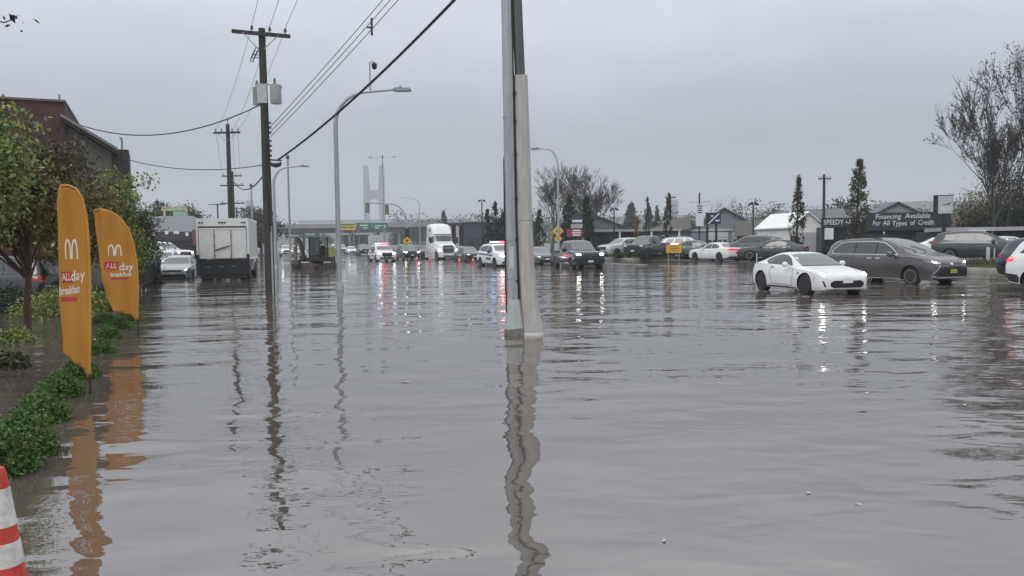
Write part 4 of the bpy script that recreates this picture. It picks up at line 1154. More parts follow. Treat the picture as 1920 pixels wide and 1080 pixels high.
UP5 = utility_pole_far('distant T-shaped utility pole left of the second pole, above the box truck', 411, 140, 9.2, [(9.0, 3.0)])
UP6 = utility_pole_far('dark utility pole with a crossarm standing behind the black shop sign', 1544, 82, 8.2, [(7.75, 1.3)])
UP7 = utility_pole_far('utility pole with a side arm among the slim trees on the far lots', 1257, 105, 7.6, [(7.3, 1.4)])
for o in (UP6, UP7): o['group'] = 'utility poles behind the sales lots'

def wire(label, a, b, sag, r=.012, extra=None, group='overhead wires', name='overhead_wire'):
    a = Vector(a); b = Vector(b); pts = []
    for i in range(25):
        f = i / 24; p = a.lerp(b, f); p.z -= 4 * sag * f * (1 - f); pts.append(p)
    mb = MB(); mb.tube(pts, r, 5)
    o = mb.build(name, M_WIRE)
    return tag(o, label, 'wire', group)

U1 = UP1.location; SPX = G(988, 626)
NEXT = RN(-7, 2.2)
for i, (x, z, w) in enumerate(((-.32, 9.33, 'left'), (.30, 9.27, 'middle'), (.84, 9.21, 'right'))):
    wire(f'{w} of the three power lines rising from the near crossarm out of the top edge', U1 + Vector((x, -.16, z)), NEXT + Vector((x * 1.1 + .3, 0, 9.5)), .12, .008, group='power lines over the near utility pole')
    wire(f'{w} power line from the near crossarm back to the second pole', U1 + Vector((x, -.16, z)), UP2.location + Vector(((-.7, .35, .7)[i], -.16, 9.2)), .45, .007, group='power lines between the poles')
    wire(f'{w} power line from the second pole on to the three-crossarm pole', UP2.location + Vector(((-.7, .35, .7)[i], -.16, 9.2)), UP3.location + Vector(((-.9, .4, .9)[i], -.16, 9.4)), .5, .01, group='power lines between the poles')
for i, w in enumerate(('topmost', 'middle', 'lowest')):
    wire(f'{w} of the three service wires from the near pole up to the spacer', U1 + Vector((.2, -.1, 5.85 - .17 * i)), SPX + Vector((-.1, .1, 8.95 - .22 * i)), .1, .010, group='service wires with spacer')
# spacer on the service wires
mb = MB(); c = W(697, 50, 20.9); mb.tube([c + Vector((0, 0, -.22)), c + Vector((0, 0, .22))], .03, 6); mb.box(c + Vector((-.05, 0, -.02)), (.14, .04, .04))
tag(mb.build('wire_spacer', M_WIRE), 'short black spacer clamped across the three service wires', 'spacer')
wire('thick black cable sweeping from the splice ball up out of the top edge', U1 + Vector((.42, -.16, 4.68)), SPX + Vector((-.12, .05, 7.28)), .28, .034, name='thick_cable')
wire('black cable from the splice ball drooping left to the second pole', U1 + Vector((.1, .1, 4.55)), UP2.location + Vector((.2, 0, 6.0)), .75, .03, name='thick_cable')
wire('service cable sagging from below the transformers to the house roof', U1 + Vector((-.2, 0, 6.62)), W(140, 231, 34.5), .75, .022, name='service_cable')
wire('lower thin cable sagging from the near pole to the house corner', U1 + Vector((-.15, .05, 4.55)), W(232, 297, 34.2), .3, .016, name='service_cable')

def street_lamp(label, u, d, top, arm, right=1, mast=False, rr=.1, base_v=None, straight=.83, dy=0.0):
    b = at(u, d)
    root = empty('street_lamp', (b.x, b.y, 0), 0, label, 'street lamp', 'curved street lamps')
    pts = [(0, 0, -.4), (0, 0, top * .45)]; zc = top * straight
    pts.append((0, 0, zc))
    R = top - zc
    for k in range(1, 9):
        a = math.pi / 2 * k / 8
        pts.append((right * (arm * .55) * (1 - math.cos(a)), dy * (1 - math.cos(a)), zc + R * math.sin(a) * .94))
    pts.append((right * arm, dy * 1.6, top))
    rs = [rr, rr * .9] + [rr * (.85 - .05 * i) for i in range(len(pts) - 2)]
    rs = [max(.03, x) for x in rs]
    mb = MB(); mb.tube(pts, rs, 10); mb.build('shaft', M_STEEL, root, smooth=60)
    mb = MB(); mb.tube([(0, 0, -.4), (0, 0, .1), (0, 0, .3)], [rr * 1.7, rr * 1.6, rr * 1.05], 10); mb.build('base', M_STEEL, root)
    e = Vector((right * arm, dy * 1.6, top))
    mb = MB()
    mb.prism([(0, -.02), (right * .15, -.07), (right * .62, -.07), (right * .72, -.02), (right * .66, .05), (right * .1, .07)], e.y - .15, e.y + .15, 'Y')
    mb.v = [(v[0] + e.x, v[1], v[2] + e.z) for v in mb.v]
    lan = mb.build('lantern', M_GALV, root, bevel=.015)
    mb = MB(); mb.lathe([(.04, e.z + .07), (.04, e.z + .13)], 8, (e.x + right * .3, e.y, 0)); mb.build('photocell', M_CERAM, lan)
    if mast:
        x = right * arm * .62
        mb = MB(); mb.tube([(x, 0, top - .05), (x, 0, top + 1.02), (x + .14, 0, top + 1.06)], .028, 6); ms = mb.build('camera_mast', M_STEEL, root)
        mb = MB(); mb.lathe([(.04, .02), (.10, -.04), (.10, -.14), (.085, -.2), (.03, -.25)], 12, (x + .17, 0, top + 1.0)); mb.build('dome_camera', M_BLACK, ms)
    return root
street_lamp('curved grey street lamp with a dome camera mast, between the poles on the left', 637, 30.2, 7.45, 2.15, 1, True, .10)
street_lamp('curved grey street lamp just right of the near utility pole, behind it', 518, 59, 7.5, 1.9, 1, False, .12)
street_lamp('curved street lamp with its arm to the left, before the bare trees', 1048, 57, 8.3, 1.2, -1, False, .085)
street_lamp('faint far street lamp right of the bridge tower', 788, 300, 19, 6.0, -1, False, .2)

def mast(name, label, u, d, h, r, head=True, cat='mast', group='thin straight masts'):
    b = at(u, d); root = empty(name, (b.x, b.y, 0), 0, label, cat, group)
    mb = MB(); mb.tube([(0, 0, -.4), (0, 0, h)], [r * 1.3, r], 8); mb.build('shaft', M_GALV, root)
    if head:
        mb = MB(); mb.lathe([(r * 1.6, h), (r * 2.2, h + r * 2), (r, h + r * 4)], 8); mb.build('cap', M_CERAM, root)
    return root
mast('light_mast', 'thin straight dark mast above the overpass, right of the near utility pole', 545, 92, 11.6, .11)
hm = mast('high_mast_light', 'tall thin light mast with two wing lamps beside the bridge tower', 721, 230, 26.5, .13)
for s in (-1, 1):
    mb = MB(); mb.box((s * 3.4, 0, 26.6), (1.0, .5, .25)); mb.tube([(s * .1, 0, 26.3), (s * 3.0, 0, 26.5)], .035, 5); mb.build('wing_lamp', M_GALV, hm)
mast('light_mast', 'short thin mast behind the box truck roof', 475, 120, 10.5, .12)
for u, d, h, lb in ((905, 100, 6.8, 'dark lot light on a pole beside the slim conifers'), (1152, 92, 5.2, 'twin floodlight post above the low shop roof'), (1412, 78, 5.0, 'floodlight post above the brown roof between garage and white shed')):
    b = at(u, d); root = empty('floodlight_post', (b.x, b.y, .1), 0, lb, 'lamp post', 'floodlight posts on the lots')
    mb = MB(); mb.tube([(0, 0, -.4), (0, 0, h)], [.09, .07], 8); mb.build('shaft', M_BLACK, root)
    for s in (-1, 1):
        mb = MB(); mb.box((s * .28, -.05, h + .05), (.42, .34, .2), rot=Matrix.Rotation(.5 * s, 3, 'Y')); mb.build('floodlight', M_BLACK, root, bevel=.02)

def signal():
    b = at(764, 93)
    root = empty('traffic_signal', (b.x, b.y, 0), 0, 'curved traffic signal mast with two hanging heads before the overpass', 'traffic signal')
    pts = [(0, 0, -.3), (0, 0, 4.2)]
    for k in range(1, 9):
        a = math.pi / 2 * k / 8; pts.append((-2.0 * (1 - math.cos(a)), 0, 4.2 + 2.2 * math.sin(a)))
    pts.append((-4.6, 0, 6.55))
    mb = MB(); mb.tube(pts, [.14, .13] + [.12 - .006 * i for i in range(9)], 8); mb.build('mast', M_STEEL, root, smooth=60)
    sig = mat('signal_body', (.16, .155, .13), rough=.5)
    def head(x, z, parent, mm=sig):
        mb = MB(); mb.box((x, -.1, z), (.46, .2, 1.15)); h = mb.build('signal_head', mm, parent, bevel=.02)
        for i, c in enumerate(((.12, .02, .02), (.12, .09, .01), (.02, .10, .06))):
            mb = MB(); mb.lathe([(.13, .005), (.13, .04), (.10, .01)], 12, (x, 0, z + .36 - .36 * i), 'Y'); mb.build('lens', mat(f'signal_lens_{i}', c, rough=.2), h)
    head(-4.5, 5.95, root); head(-2.25, 5.7, root); head(0.02, 2.95, root, M_BLACK)
    Y = mat('sign_yellow', (.62, .44, .03), rough=.4, var=.12)
    mb = MB(); R = Matrix.Rotation(math.pi / 4, 3, 'Y')
    mb.box((.02, -.2, 2.05), (.72, .02, .72), rot=R); s = mb.build('warning_sign', Y, root)
    mb = MB(); mb.box((.02, -.215, 2.05), (.12, .008, .4)); mb.box((.02, -.215, 2.12), (.34, .008, .1)); mb.build('symbol', M_BLACK, s)
signal()
p = at(1047, 58)
root = empty('warning_sign', (p.x, p.y, 0), 0, 'two yellow warning signs stacked on a post behind the black pickup', 'sign')
Y = mat('sign_yellow', (.62, .44, .03))
mb = MB(); mb.tube([(0, .04, -.4), (0, .04, 2.9)], .04, 8); mb.build('post', M_GALV, root)
for z, sz in ((2.5, .60), (1.95, .42)):
    mb = MB(); mb.box((0, -.01, z), (sz, .02, sz), rot=Matrix.Rotation(math.pi / 4, 3, 'Y')); s = mb.build('sign_board', Y, root)
    mb = MB(); mb.box((0, -.03, z), (sz * .5, .008, sz * .18)); mb.box((0, -.03, z + sz * .15), (sz * .16, .008, sz * .4)); mb.build('symbol', M_BLACK, s)
# ------------------------------------------------------------------ overpass, bridge, buildings and their signs
M_CONC = mat('concrete', (.21, .212, .21), rough=.8, var=.25, scale=.5)
M_GIRD = mat('girder', (.03, .033, .04), rough=.6, var=.2, scale=.3)
M_SIGNG = mat('sign_green', (.015, .16, .10), rough=.4, var=.1)
M_SIGNW = mat('sign_white', (.72, .73, .74), rough=.4, var=.06)
M_SIGNY = mat('sign_yellow_board', (.62, .44, .03), rough=.4, var=.1)

def overpass():
    d = 330
    root = empty('overpass', (0, d, 0), 0, 'long grey highway overpass crossing behind the far traffic', 'overpass')
    x0 = at(200, d).x; x1 = at(1010, d).x
    mb = MB(); mb.bb(x0, x1, .4, 10.6, 6.75, 8.35); mb.build('girder', M_GIRD, root)
    mb = MB(); mb.bb(x0, x1, 0, 11, 8.36, 8.75); mb.build('deck', M_GIRD, root)
    mb = MB(); mb.bb(x0, x1, -.12, .12, 8.76, 10.5); mb.build('barrier', mat('barrier_concrete', (.25, .26, .265), rough=.8, var=.2, scale=.3), root)
    mb = MB(); mb.bb(x0, x1, -.05, .05, 11.75, 11.9); mb.build('railing', M_GALV, root)
    x = x0
    while x < x1:
        mb = MB(); mb.bb(x - .06, x + .06, -.06, .06, 10.51, 11.75); mb.build('railing_post', M_GALV, root); x += 6
    for u in (560, 655, 703, 748, 800, 880, 960):
        xx = at(u, d).x; mb = MB()
        for y in (1.5, 9.0):
            mb = MB(); mb.tube([(xx, y, -.3), (xx, y, 6.75)], .55, 10); mb.build('pier', M_CONC, root)
    # dark abutment under the spans
    mb = MB(); mb.bb(at(620, d).x, at(680, d).x, 12, 16, -.3, 6.0); mb.build('abutment', mat('abutment', (.13, .135, .13), rough=.9), root)
    mb = MB(); mb.bb(at(800, d).x, at(1010, d).x, 3, 12, -.3, 6.05); mb.build('abutment', mat('abutment_b', (.13, .14, .14), rough=.9), root)
overpass()

def road_sign(name, label, u0, u1, v0, v1, d, m, bars, posts=True, group='overhead road signs'):
    a = W(u0, v0, d); b = W(u1, v1, d); c = (a + b) / 2; w = b.x - a.x; h = a.z - b.z
    root = empty(name, (c.x, d, 0), 0, label, 'road sign', group)
    mb = MB(); mb.box((0, 0, c.z), (w, .12, h)); pl = mb.build('panel', m, root)
    for x, z, ww, hh, mm in bars:
        mb = MB(); mb.box((x * w, -.07, c.z + z * h), (ww * w, .02, hh * h)); mb.build('legend', mm, pl)
    if posts:
        mb = MB()
        for s in (-.35, .35): mb.tube([(s * w, .2, -.3), (s * w, .2, c.z)], .14, 8)
        mb.build('post', M_GALV, root)
    return root
road_sign('guide_sign', 'large green road guide sign on posts before the overpass, right panel', 698, 727, 418, 431, 260, M_SIGNG, [(-.1, .1, .5, .12, M_SIGNW), (-.2, -.2, .3, .12, M_SIGNW), (.3, 0, .12, .4, M_SIGNW)])
road_sign('guide_sign', 'green road guide sign before the overpass, left of the larger panel', 668, 697, 418, 431, 261, M_SIGNG, [(0, .15, .55, .14, M_SIGNW), (.1, -.2, .3, .12, M_SIGNW)])
road_sign('lane_sign', 'yellow and green lane sign beside the lamp post before the overpass', 637, 667, 419, 431, 259, M_SIGNY, [(0, .3, .9, .25, M_SIGNG), (-.2, -.1, .4, .16, M_BLACK), (.25, -.1, .3, .16, M_BLACK)])
road_sign('guide_sign', 'low wide green road sign seen under the overpass, above the excavator', 534, 600, 435, 446, 345, M_SIGNG, [(-.2, -.1, .3, .15, M_SIGNW), (.2, .1, .3, .15, M_SIGNW)])

def bridge_tower():
    d = 1500
    b = at(703, d); root = empty('bridge_tower', (b.x, d, 0), 0, 'faint H-shaped concrete bridge tower fading in the haze', 'bridge tower')
    m = mat('tower_concrete', (.20, .21, .205), rough=.9, var=.1, scale=.02)
    def X(u): return W(u, 400, d).x - b.x
    def Z(v): return W(703, v, d).z
    for u0, u1 in ((683, 694), (711, 722)):
        mb = MB(); a = 1 if u0 < 700 else -1
        inner0, inner1 = (X(u1 - 3), X(u1)) if a > 0 else (X(u0 + 3), X(u0))
        outer = X(u0) if a > 0 else X(u1)
        mb.prism([(outer, -.4), (inner0, -.4), (inner1, Z(372)), (inner1, Z(356)), (inner0 - 0 * a, Z(310)), (outer, Z(310))], -5, 5, 'Y'); mb.build('leg', m, root)
    mb = MB(); mb.bb(X(694), X(711), -4, 4, Z(374), Z(357)); mb.build('cross_beam', m, root)
    mb = MB(); mb.bb(X(560), X(860), -8, 8, Z(417), Z(413)); mb.build('deck', m, root)
bridge_tower()
for u0, u1, v0, d, lb in ((1258, 1271, 375, 1100, 'faint high-rise block in the haze above the slim trees'), (460, 468, 376, 1200, 'faint high-rise block in the haze right of the second pole')):
    a = W(u0, v0, d); b2 = W(u1, v0, d); mb = MB(); mb.bb(a.x, b2.x, d, d + 18, -.4, a.z)
    root = empty('high_rise', (0, 0, 0), 0, lb, 'building', 'far high-rises')
    mb.build('wall', mat('tower_block', (.28, .29, .30), rough=.8, var=.1, scale=.1), root)
    n = 8
    for i in range(n):
        z = a.z * (.2 + .75 * i / n); mb = MB(); mb.bb(a.x + 1, b2.x - 1, d - .2, d - .05, z, z + a.z * .03); mb.build('window_band', M_GLASS, root)

# --- the dark house behind the trees at left
def left_house():
    d = 34.0
    root = empty('dark_house', W(130, 470, d).xy.to_3d(), math.radians(24), 'dark brown house with a red parapet and sloping eave behind the left trees', 'house')
    ox = root.location.x
    M1 = mat('house_red_brown', (.075, .036, .036), rough=.8, var=.25, scale=1.5)
    M2 = mat('house_wall', (.14, .14, .125), rough=.85, var=.2)
    M3 = mat('house_roof', (.035, .034, .036), rough=.8, var=.3)
    X = lambda u, v=250: W(u, v, d).x - ox
    Z = lambda u, v: W(u, v, d).z
    mb = MB(); mb.bb(X(-160), X(121, 200), 0, 7, Z(60, 470) - 2, Z(80, 192)); mb.build('parapet_block', M1, root)
    mb = MB(); mb.bb(X(-160) - .1, X(122.5, 195), -.08, 7.1, Z(80, 191.9), Z(80, 188)); mb.build('parapet_cap', mat('parapet_cap', (.16, .11, .11), rough=.6), root)
    mb = MB(); mb.prism([(X(121), -.4), (X(204), -.4), (X(204), Z(204, 285)), (X(121), Z(121, 232))], .12, 7, 'Y'); mb.build('wall', M2, root)
    mb = MB(); mb.prism([(X(118), Z(118, 218)), (X(210), Z(208, 277)), (X(210), Z(208, 288)), (X(118), Z(118, 229))], -.5, 7.5, 'Y'); rf = mb.build('roof', M3, root)
    mb = MB(); mb.prism([(X(118), Z(118, 216.5)), (X(211), Z(208, 275.5)), (X(211), Z(208, 281)), (X(118), Z(118, 222))], -.56, -.505, 'Y'); mb.build('fascia', mat('fascia_pale', (.22, .20, .19), rough=.6), rf)
    mb = MB(); mb.bb(X(198), X(228), .1, 3, -.4, Z(214, 275)); mb.build('end_block', mat('house_end', (.045, .042, .045), rough=.8, var=.3), root)
    mb = MB(); mb.tube([(X(110, 180), .5, Z(110, 190)), (X(110, 180), .5, Z(110, 174))], .05, 6); mb.build('vent_pipe', M_GALV, root)
    mb = MB(); mb.tube([(X(217), .1, Z(217, 276)), (X(217), .1, Z(217, 255)), (X(214), 0, Z(214, 252))], .045, 6); mb.build('service_mast', M_GALV, root)
    for u, v in ((140, 330), (172, 330), (60, 300), (140, 420), (40, 420)):
        mb = MB(); mb.bb(X(u), X(u + 22), -.03, .1, Z(u, v + 34), Z(u, v)); w = mb.build('window', M_GLASS, root)
        mb = MB(); mb.bb(X(u) - .05, X(u + 22) + .05, -.05, -.031, Z(u, v + 34) - .08, Z(u, v + 34)); mb.build('sill', M_SIGNW, w)
left_house()

# --- shop with grey hipped canopy behind the box truck
def canopy_shop():
    d = 78
    c = at(318, d); root = empty('canopy_shop', (c.x, d, 0), math.radians(8), 'low shop under a grey canopy roof left of the box truck', 'shop')
    Mr = mat('canopy_roof', (.14, .155, .165), rough=.5, var=.15, scale=.6)
    mb = MB()
    mb.add([(-6, -3, 3.1), (4.6, -3, 3.1), (4.6, 6, 3.1), (-6, 6, 3.1), (-4.2, .5, 4.75), (2.2, .5, 4.75)], [(0, 1, 5, 4), (1, 2, 5), (2, 3, 4, 5), (3, 0, 4), (3, 2, 1, 0)])
    mb.build('roof', Mr, root)
    mb = MB(); mb.bb(-6, 4.6, -3.1, -3.01, 2.3, 3.15); fa = mb.build('fascia', mat('fascia_dark', (.05, .05, .055), rough=.5, var=.2), root)
    mb = MB(); mb.bb(-5.5, 4.2, -1.0, 5.5, 0, 3.05); mb.build('wall', mat('shop_wall', (.15, .145, .14), rough=.8, var=.25), root)
    for i in range(9):
        x = -5.4 + i * 1.0 + rnd.uniform(-.15, .15); mb = MB(); mb.box((x, -3.125, 2.95 + rnd.uniform(-.1, .15)), (rnd.uniform(.2, .5), .02, rnd.uniform(.2, .45))); mb.build('sign_letter', M_SIGNW, fa)
    for x in (-5.7, -1.0, 4.3):
        mb = MB(); mb.bb(x - .09, x + .09, -2.9, -2.72, 0, 3.08); mb.build('column', M_SIGNW, root)
    for x in (-4, -1.6, .8):
        mb = MB(); mb.bb(x, x + 1.9, -1.05, -1.01, .6, 2.3); mb.build('window', M_GLASS, root)
    mb = MB(); mb.bb(3.0, 4.9, -3.3, -3.12, 1.9, 3.3); mb.build('red_panel', mat('dull_red', (.16, .05, .055), rough=.6, var=.2), root)
canopy_shop()
def frame_sign():
    d = 84; a = W(303, 393, d); b = W(352, 413, d)
    root = empty('frame_sign', ((a.x + b.x) / 2, d, 0), 0, 'pale green sign board in a cream frame above the canopy shop', 'sign')
    w = b.x - a.x; cr = mat('cream_paint', (.48, .45, .34), rough=.6, var=.15)
    mb = MB(); mb.bb(-w / 2, w / 2, -.1, .1, a.z - .12, a.z + .12); mb.bb(-w / 2, w / 2, -.1, .1, a.z + .2, a.z + .3); mb.build('beam', cr, root)
    for x in (-w / 2 + .3, w / 2 - .1):
        mb = MB(); mb.bb(x - .1, x + .1, -.08, .08, .2, a.z - .121); mb.build('post', cr, root)
    mb = MB(); mb.bb(-.1, w / 2, -.16, -.1, b.z, a.z - .22); mb.build('board', mat('board_green', (.30, .42, .36), rough=.5, var=.12), root)
frame_sign()

# --- far side: low house with flat canopy, blue garage, brown shed, white shed, black shop
def gable(root, name, x0, x1, y0, y1, ze, zr, m_wall, m_roof, ridge='X', over=.35):
    """simple gabled building in root space. ridge along X or Y"""
    mb = MB(); mb.bb(x0, x1, y0, y1, -.2, ze)
    if ridge == 'Y':
        xm = (x0 + x1) / 2; mb.prism([(x0, ze), (x1, ze), (xm, zr)], y0, y1, 'Y')
    else:
        ym = (y0 + y1) / 2; mb.prism([(y0, ze), (y1, ze), (ym, zr)], x0, x1, 'X')
    w = mb.build('wall', m_wall, root)
    t = .12
    for s in (0, 1):
        mb = MB()
        if ridge == 'Y':
            xm = (x0 + x1) / 2; xe = (x0 - over, x1 + over)[s]; k = (zr - ze) / ((x1 - x0) / 2); zo = ze - k * over
            mb.prism([(xe, zo + .01), (xm, zr + .01), (xm, zr + .01 + t), (xe, zo + .01 + t)], y0 - over, y1 + over, 'Y')
        else:
            ym = (y0 + y1) / 2; ye = (y0 - over, y1 + over)[s]; k = (zr - ze) / ((y1 - y0) / 2); zo = ze - k * over
            mb.prism([(ye, zo + .01), (ym, zr + .01), (ym, zr + .01 + t), (ye, zo + .01 + t)], x0 - over, x1 + over, 'X')
        mb.build('roof', m_roof, root)
    return w

def far_shops():
    # low house with canopy
    d = 98; c = at(1170, d); root = empty('low_shop', (c.x, d, .1), math.radians(-6), 'low dark shop with a flat canopy on white columns behind the lot cars', 'shop')
    Mw = mat('lowshop_wall', (.13, .14, .14), rough=.8, var=.25); Mr = mat('lowshop_roof', (.085, .085, .085), rough=.7, var=.25)
    gable(root, 'wall', -8, 1.2, 0, 7, 2.9, 4.7, Mw, Mr, 'Y')
    mb = MB(); mb.bb(-5.2, 6.6, -3.6, -.02, 2.72, 3.0); mb.build('canopy', mat('canopy_grey', (.33, .34, .34), rough=.6, var=.15), root)
    mb = MB(); mb.bb(1.3, 6.4, 0, 6, -.2, 2.7); mb.build('annex', Mw, root)
    for x in (-4.9, -.6, 3.1, 6.3):
        mb = MB(); mb.bb(x - .1, x + .1, -3.5, -3.3, 0, 2.71); mb.build('column', M_SIGNW, root)
    for x in (-7.2, -4.6, -2.2, 1.6, 3.6, 5.2):
        mb = MB(); mb.bb(x, x + 1.4, -.06, -.02, .5, 2.2); w = mb.build('window', M_GLASS, root)
        mb = MB(); mb.bb(x + .66, x + .72, -.09, -.061, .5, 2.2); mb.build('mullion', M_SIGNW, w)
    # blue grey garage
    d = 93; c = at(1352, d); root = empty('blue_garage', (c.x, d, .1), math.radians(-14), 'blue grey gabled garage with two white roll-up doors', 'garage')
    Mb = mat('garage_blue', (.19, .235, .25), rough=.75, var=.12, scale=.5); Mrb = mat('garage_roof', (.12, .125, .12), rough=.8, var=.2)
    gable(root, 'wall', -3.4, 4.2, 0, 13, 2.9, 5.2, Mb, Mrb, 'Y', .4)
    for x in (-1.6, 1.25):
        mb = MB(); mb.bb(x, x + 2.4, -.06, -.02, 0, 2.5); g = mb.build('roll_up_door', mat('door_white', (.55, .57, .58), rough=.5, var=.1), root)
        for i in range(4):
            mb = MB(); mb.bb(x + .1 + i * .57, x + .55 + i * .57, -.08, -.061, 1.35, 1.62); mb.build('door_pane', M_GLASS, g)
        for z in (.65, 1.28, 1.9):
            mb = MB(); mb.bb(x, x + 2.4, -.075, -.061, z - .012, z + .012); mb.build('door_joint', M_SEAM, g)
    mb = MB(); mb.bb(-3.5, 4.3, -.14, -.02, 2.62, 2.88); mb.build('trim_band', mat('trim_pale', (.42, .46, .47), rough=.6), root)
    # wing to the left with a long sloping brown eave
    mb = MB(); mb.bb(-8.6, -3.42, .5, 9, -.2, 2.85); mb.build('wing_wall', mat('wing_pale', (.33, .36, .38), rough=.7, var=.12), root)
    mb = MB(); mb.add([(-9.4, -.2, 2.5), (-3.45, -.2, 2.9), (-3.45, 9.6, 2.9), (-9.4, 9.6, 2.5), (-5.2, 5, 4.3), (-3.45, 5, 4.6), (-9.4, -.2, 2.3), (-3.45, -.2, 2.7), (-3.45, 9.6, 2.7), (-9.4, 9.6, 2.3)], [(0, 1, 5, 4), (2, 3, 4, 5), (3, 0, 4), (0, 6, 7, 1), (3, 9, 6, 0), (2, 8, 9, 3), (6, 9, 8, 7), (1, 7, 8, 2, 5)]); mb.build('wing_roof', mat('wing_roof', (.085, .078, .07), rough=.8, var=.2), root)
    # brown shed
    d = 88; c = at(1412, d); root = empty('brown_shed', (c.x, d, .1), math.radians(-14), 'small brown roofed shed with pale doorway right of the blue garage', 'shed')
    gable(root, 'wall', -1.6, 2.6, 0, 6, 2.1, 3.6, mat('shed_brown', (.10, .085, .075), rough=.85, var=.2), mat('shed_roof', (.09, .082, .075), rough=.8, var=.2), 'X')
    mb = MB(); mb.bb(-.7, 1.2, -.05, -.01, 0, 1.7); mb.build('door', mat('pale_door', (.42, .42, .40), rough=.6), root)
    # white shed
    d = 76; c = at(1494, d); root = empty('white_shed', (c.x, d, .1), math.radians(8), 'white gabled shed with a pale garage door behind the white coupe', 'shed')
    Mws = mat('shed_white', (.80, .80, .78), rough=.6, var=.12); Mwr = mat('shed_roof_white', (.82, .83, .82), rough=.5, var=.12)
    gable(root, 'wall', -.5, 2.7, 0, 7.5, 2.75, 4.05, Mws, Mwr, 'Y', .22)
    mb = MB(); mb.bb(.0, 2.2, -.05, -.01, 0, 2.2); mb.build('garage_door', mat('garage_door_pale', (.50, .50, .51), rough=.5, var=.1), root)
    # black shop with lettering
    d = 70; c = at(1650, d); root = empty('black_shop', (c.x, d, .1), math.radians(-14), 'black fronted car shop with white lettering about financing', 'shop')
    Mk = mat('shop_black', (.018, .024, .028), rough=.5, var=.3); Mt = mat('shop_teal', (.02, .035, .04), rough=.5, var=.3)
    mb = MB(); mb.bb(-4.8, 5.4, 0, 4, -.2, 2.6); mb.build('wall', Mk, root)
    mb = MB(); mb.bb(-4.9, -1.2, -.5, -.02, 2.62, 3.38); fa = mb.build('fascia', Mk, root)
    mb = MB(); mb.bb(-1.18, 5.5, -.5, -.02, 2.2, 3.75); fb = mb.build('fascia', Mt, root)
    lettering('SPEEDY AUTO', .62, M_SIGNW, fa, (-3.15, -.51, 2.99), (1, 0, 0), (0, 0, 1), width=3.1, bold=.004)
    for wd, x, z, ww in (('Financing', .50, 3.40, 2.05), ('Available', 2.85, 3.42, 2.0), ('For', -.42, 2.84, .62), ('All', .36, 2.84, .58), ('Types', 1.42, 2.80, 1.15), ('of', 2.44, 2.84, .4), ('Credit', 3.5, 2.84, 1.25)):
        lettering(wd, .60, M_SIGNW, fb, (x, -.51, z), (1, 0, 0), (0, 0, 1), width=ww, bold=.004, shear=.12)
    mb = MB(); mb.bb(-4.6, -3.9, -.55, -.02, 1.5, 2.5); mb.build('price_board', M_SIGNW, root)
    for x in (.2, 3.6):
        mb = MB(); mb.lathe([(.05, 2.0), (.09, 1.9), (.05, 1.8)], 8, (x, -.55, .1)); mb.build('wall_lamp', M_SIGNW, root)
    for x in (-3, -1, 1.4, 3.4):
        mb = MB(); mb.bb(x, x + 1.6, -.04, -.01, .4, 1.9); mb.build('window', M_GLASS, root)
    # grey gabled house behind it
    d = 84; c = at(1640, d); root = empty('grey_house', (c.x, d, .1), math.radians(-16), 'pale grey house gable rising behind the black shop', 'house')
    gable(root, 'wall', -.3, 4.6, 0, 9, 3.9, 5.2, mat('grey_siding', (.30, .31, .33), rough=.8, var=.12), mat('grey_shingle', (.13, .135, .145), rough=.8, var=.2), 'Y', .35)
    mb = MB(); mb.bb(-7, -.4, 1.5, 8, -.2, 3.5); mb.build('wing_wall', mat('grey_siding', (.3, .31, .33)), root)
    mb = MB(); mb.prism([(1.0, 3.45), (4.75, 4.9), (8.5, 3.45), (8.5, 3.3), (4.75, 4.75), (1.0, 3.3)], -7.3, -.35, 'X'); mb.build('wing_roof', mat('grey_shingle', (.13, .135, .145)), root)
    # pale low canopy at right
    d = 60; c = at(1860, d); root = empty('pale_canopy_shop', (c.x, d, .1), math.radians(-8), 'long low building with a pale canopy edge at the right, under the trees', 'shop')
    mb = MB(); mb.bb(-3.6, 9, -.2, 3.5, 2.0, 2.28); mb.build('canopy', mat('canopy_pale', (.40, .40, .41), rough=.6, var=.12), root)
    mb = MB(); mb.bb(-3.4, 9, .8, 6, -.2, 1.99); mb.build('wall', mat('canopy_shop_wall', (.04, .042, .045), rough=.8, var=.2), root)
    for x in (-3.3, 0, 3.4, 6.8):
        mb = MB(); mb.bb(x - .07, x + .07, 0, .14, 0, 1.99); mb.build('column', M_GALV, root)
    mb = MB(); mb.bb(-1.8, -.6, -.32, -.24, 1.35, 2.1); s = mb.build('board', M_SIGNW, root)
    mb = MB(); mb.bb(-1.62, -.78, -.34, -.325, 1.5, 1.95); mb.build('board_face', Mk, s)
far_shops()

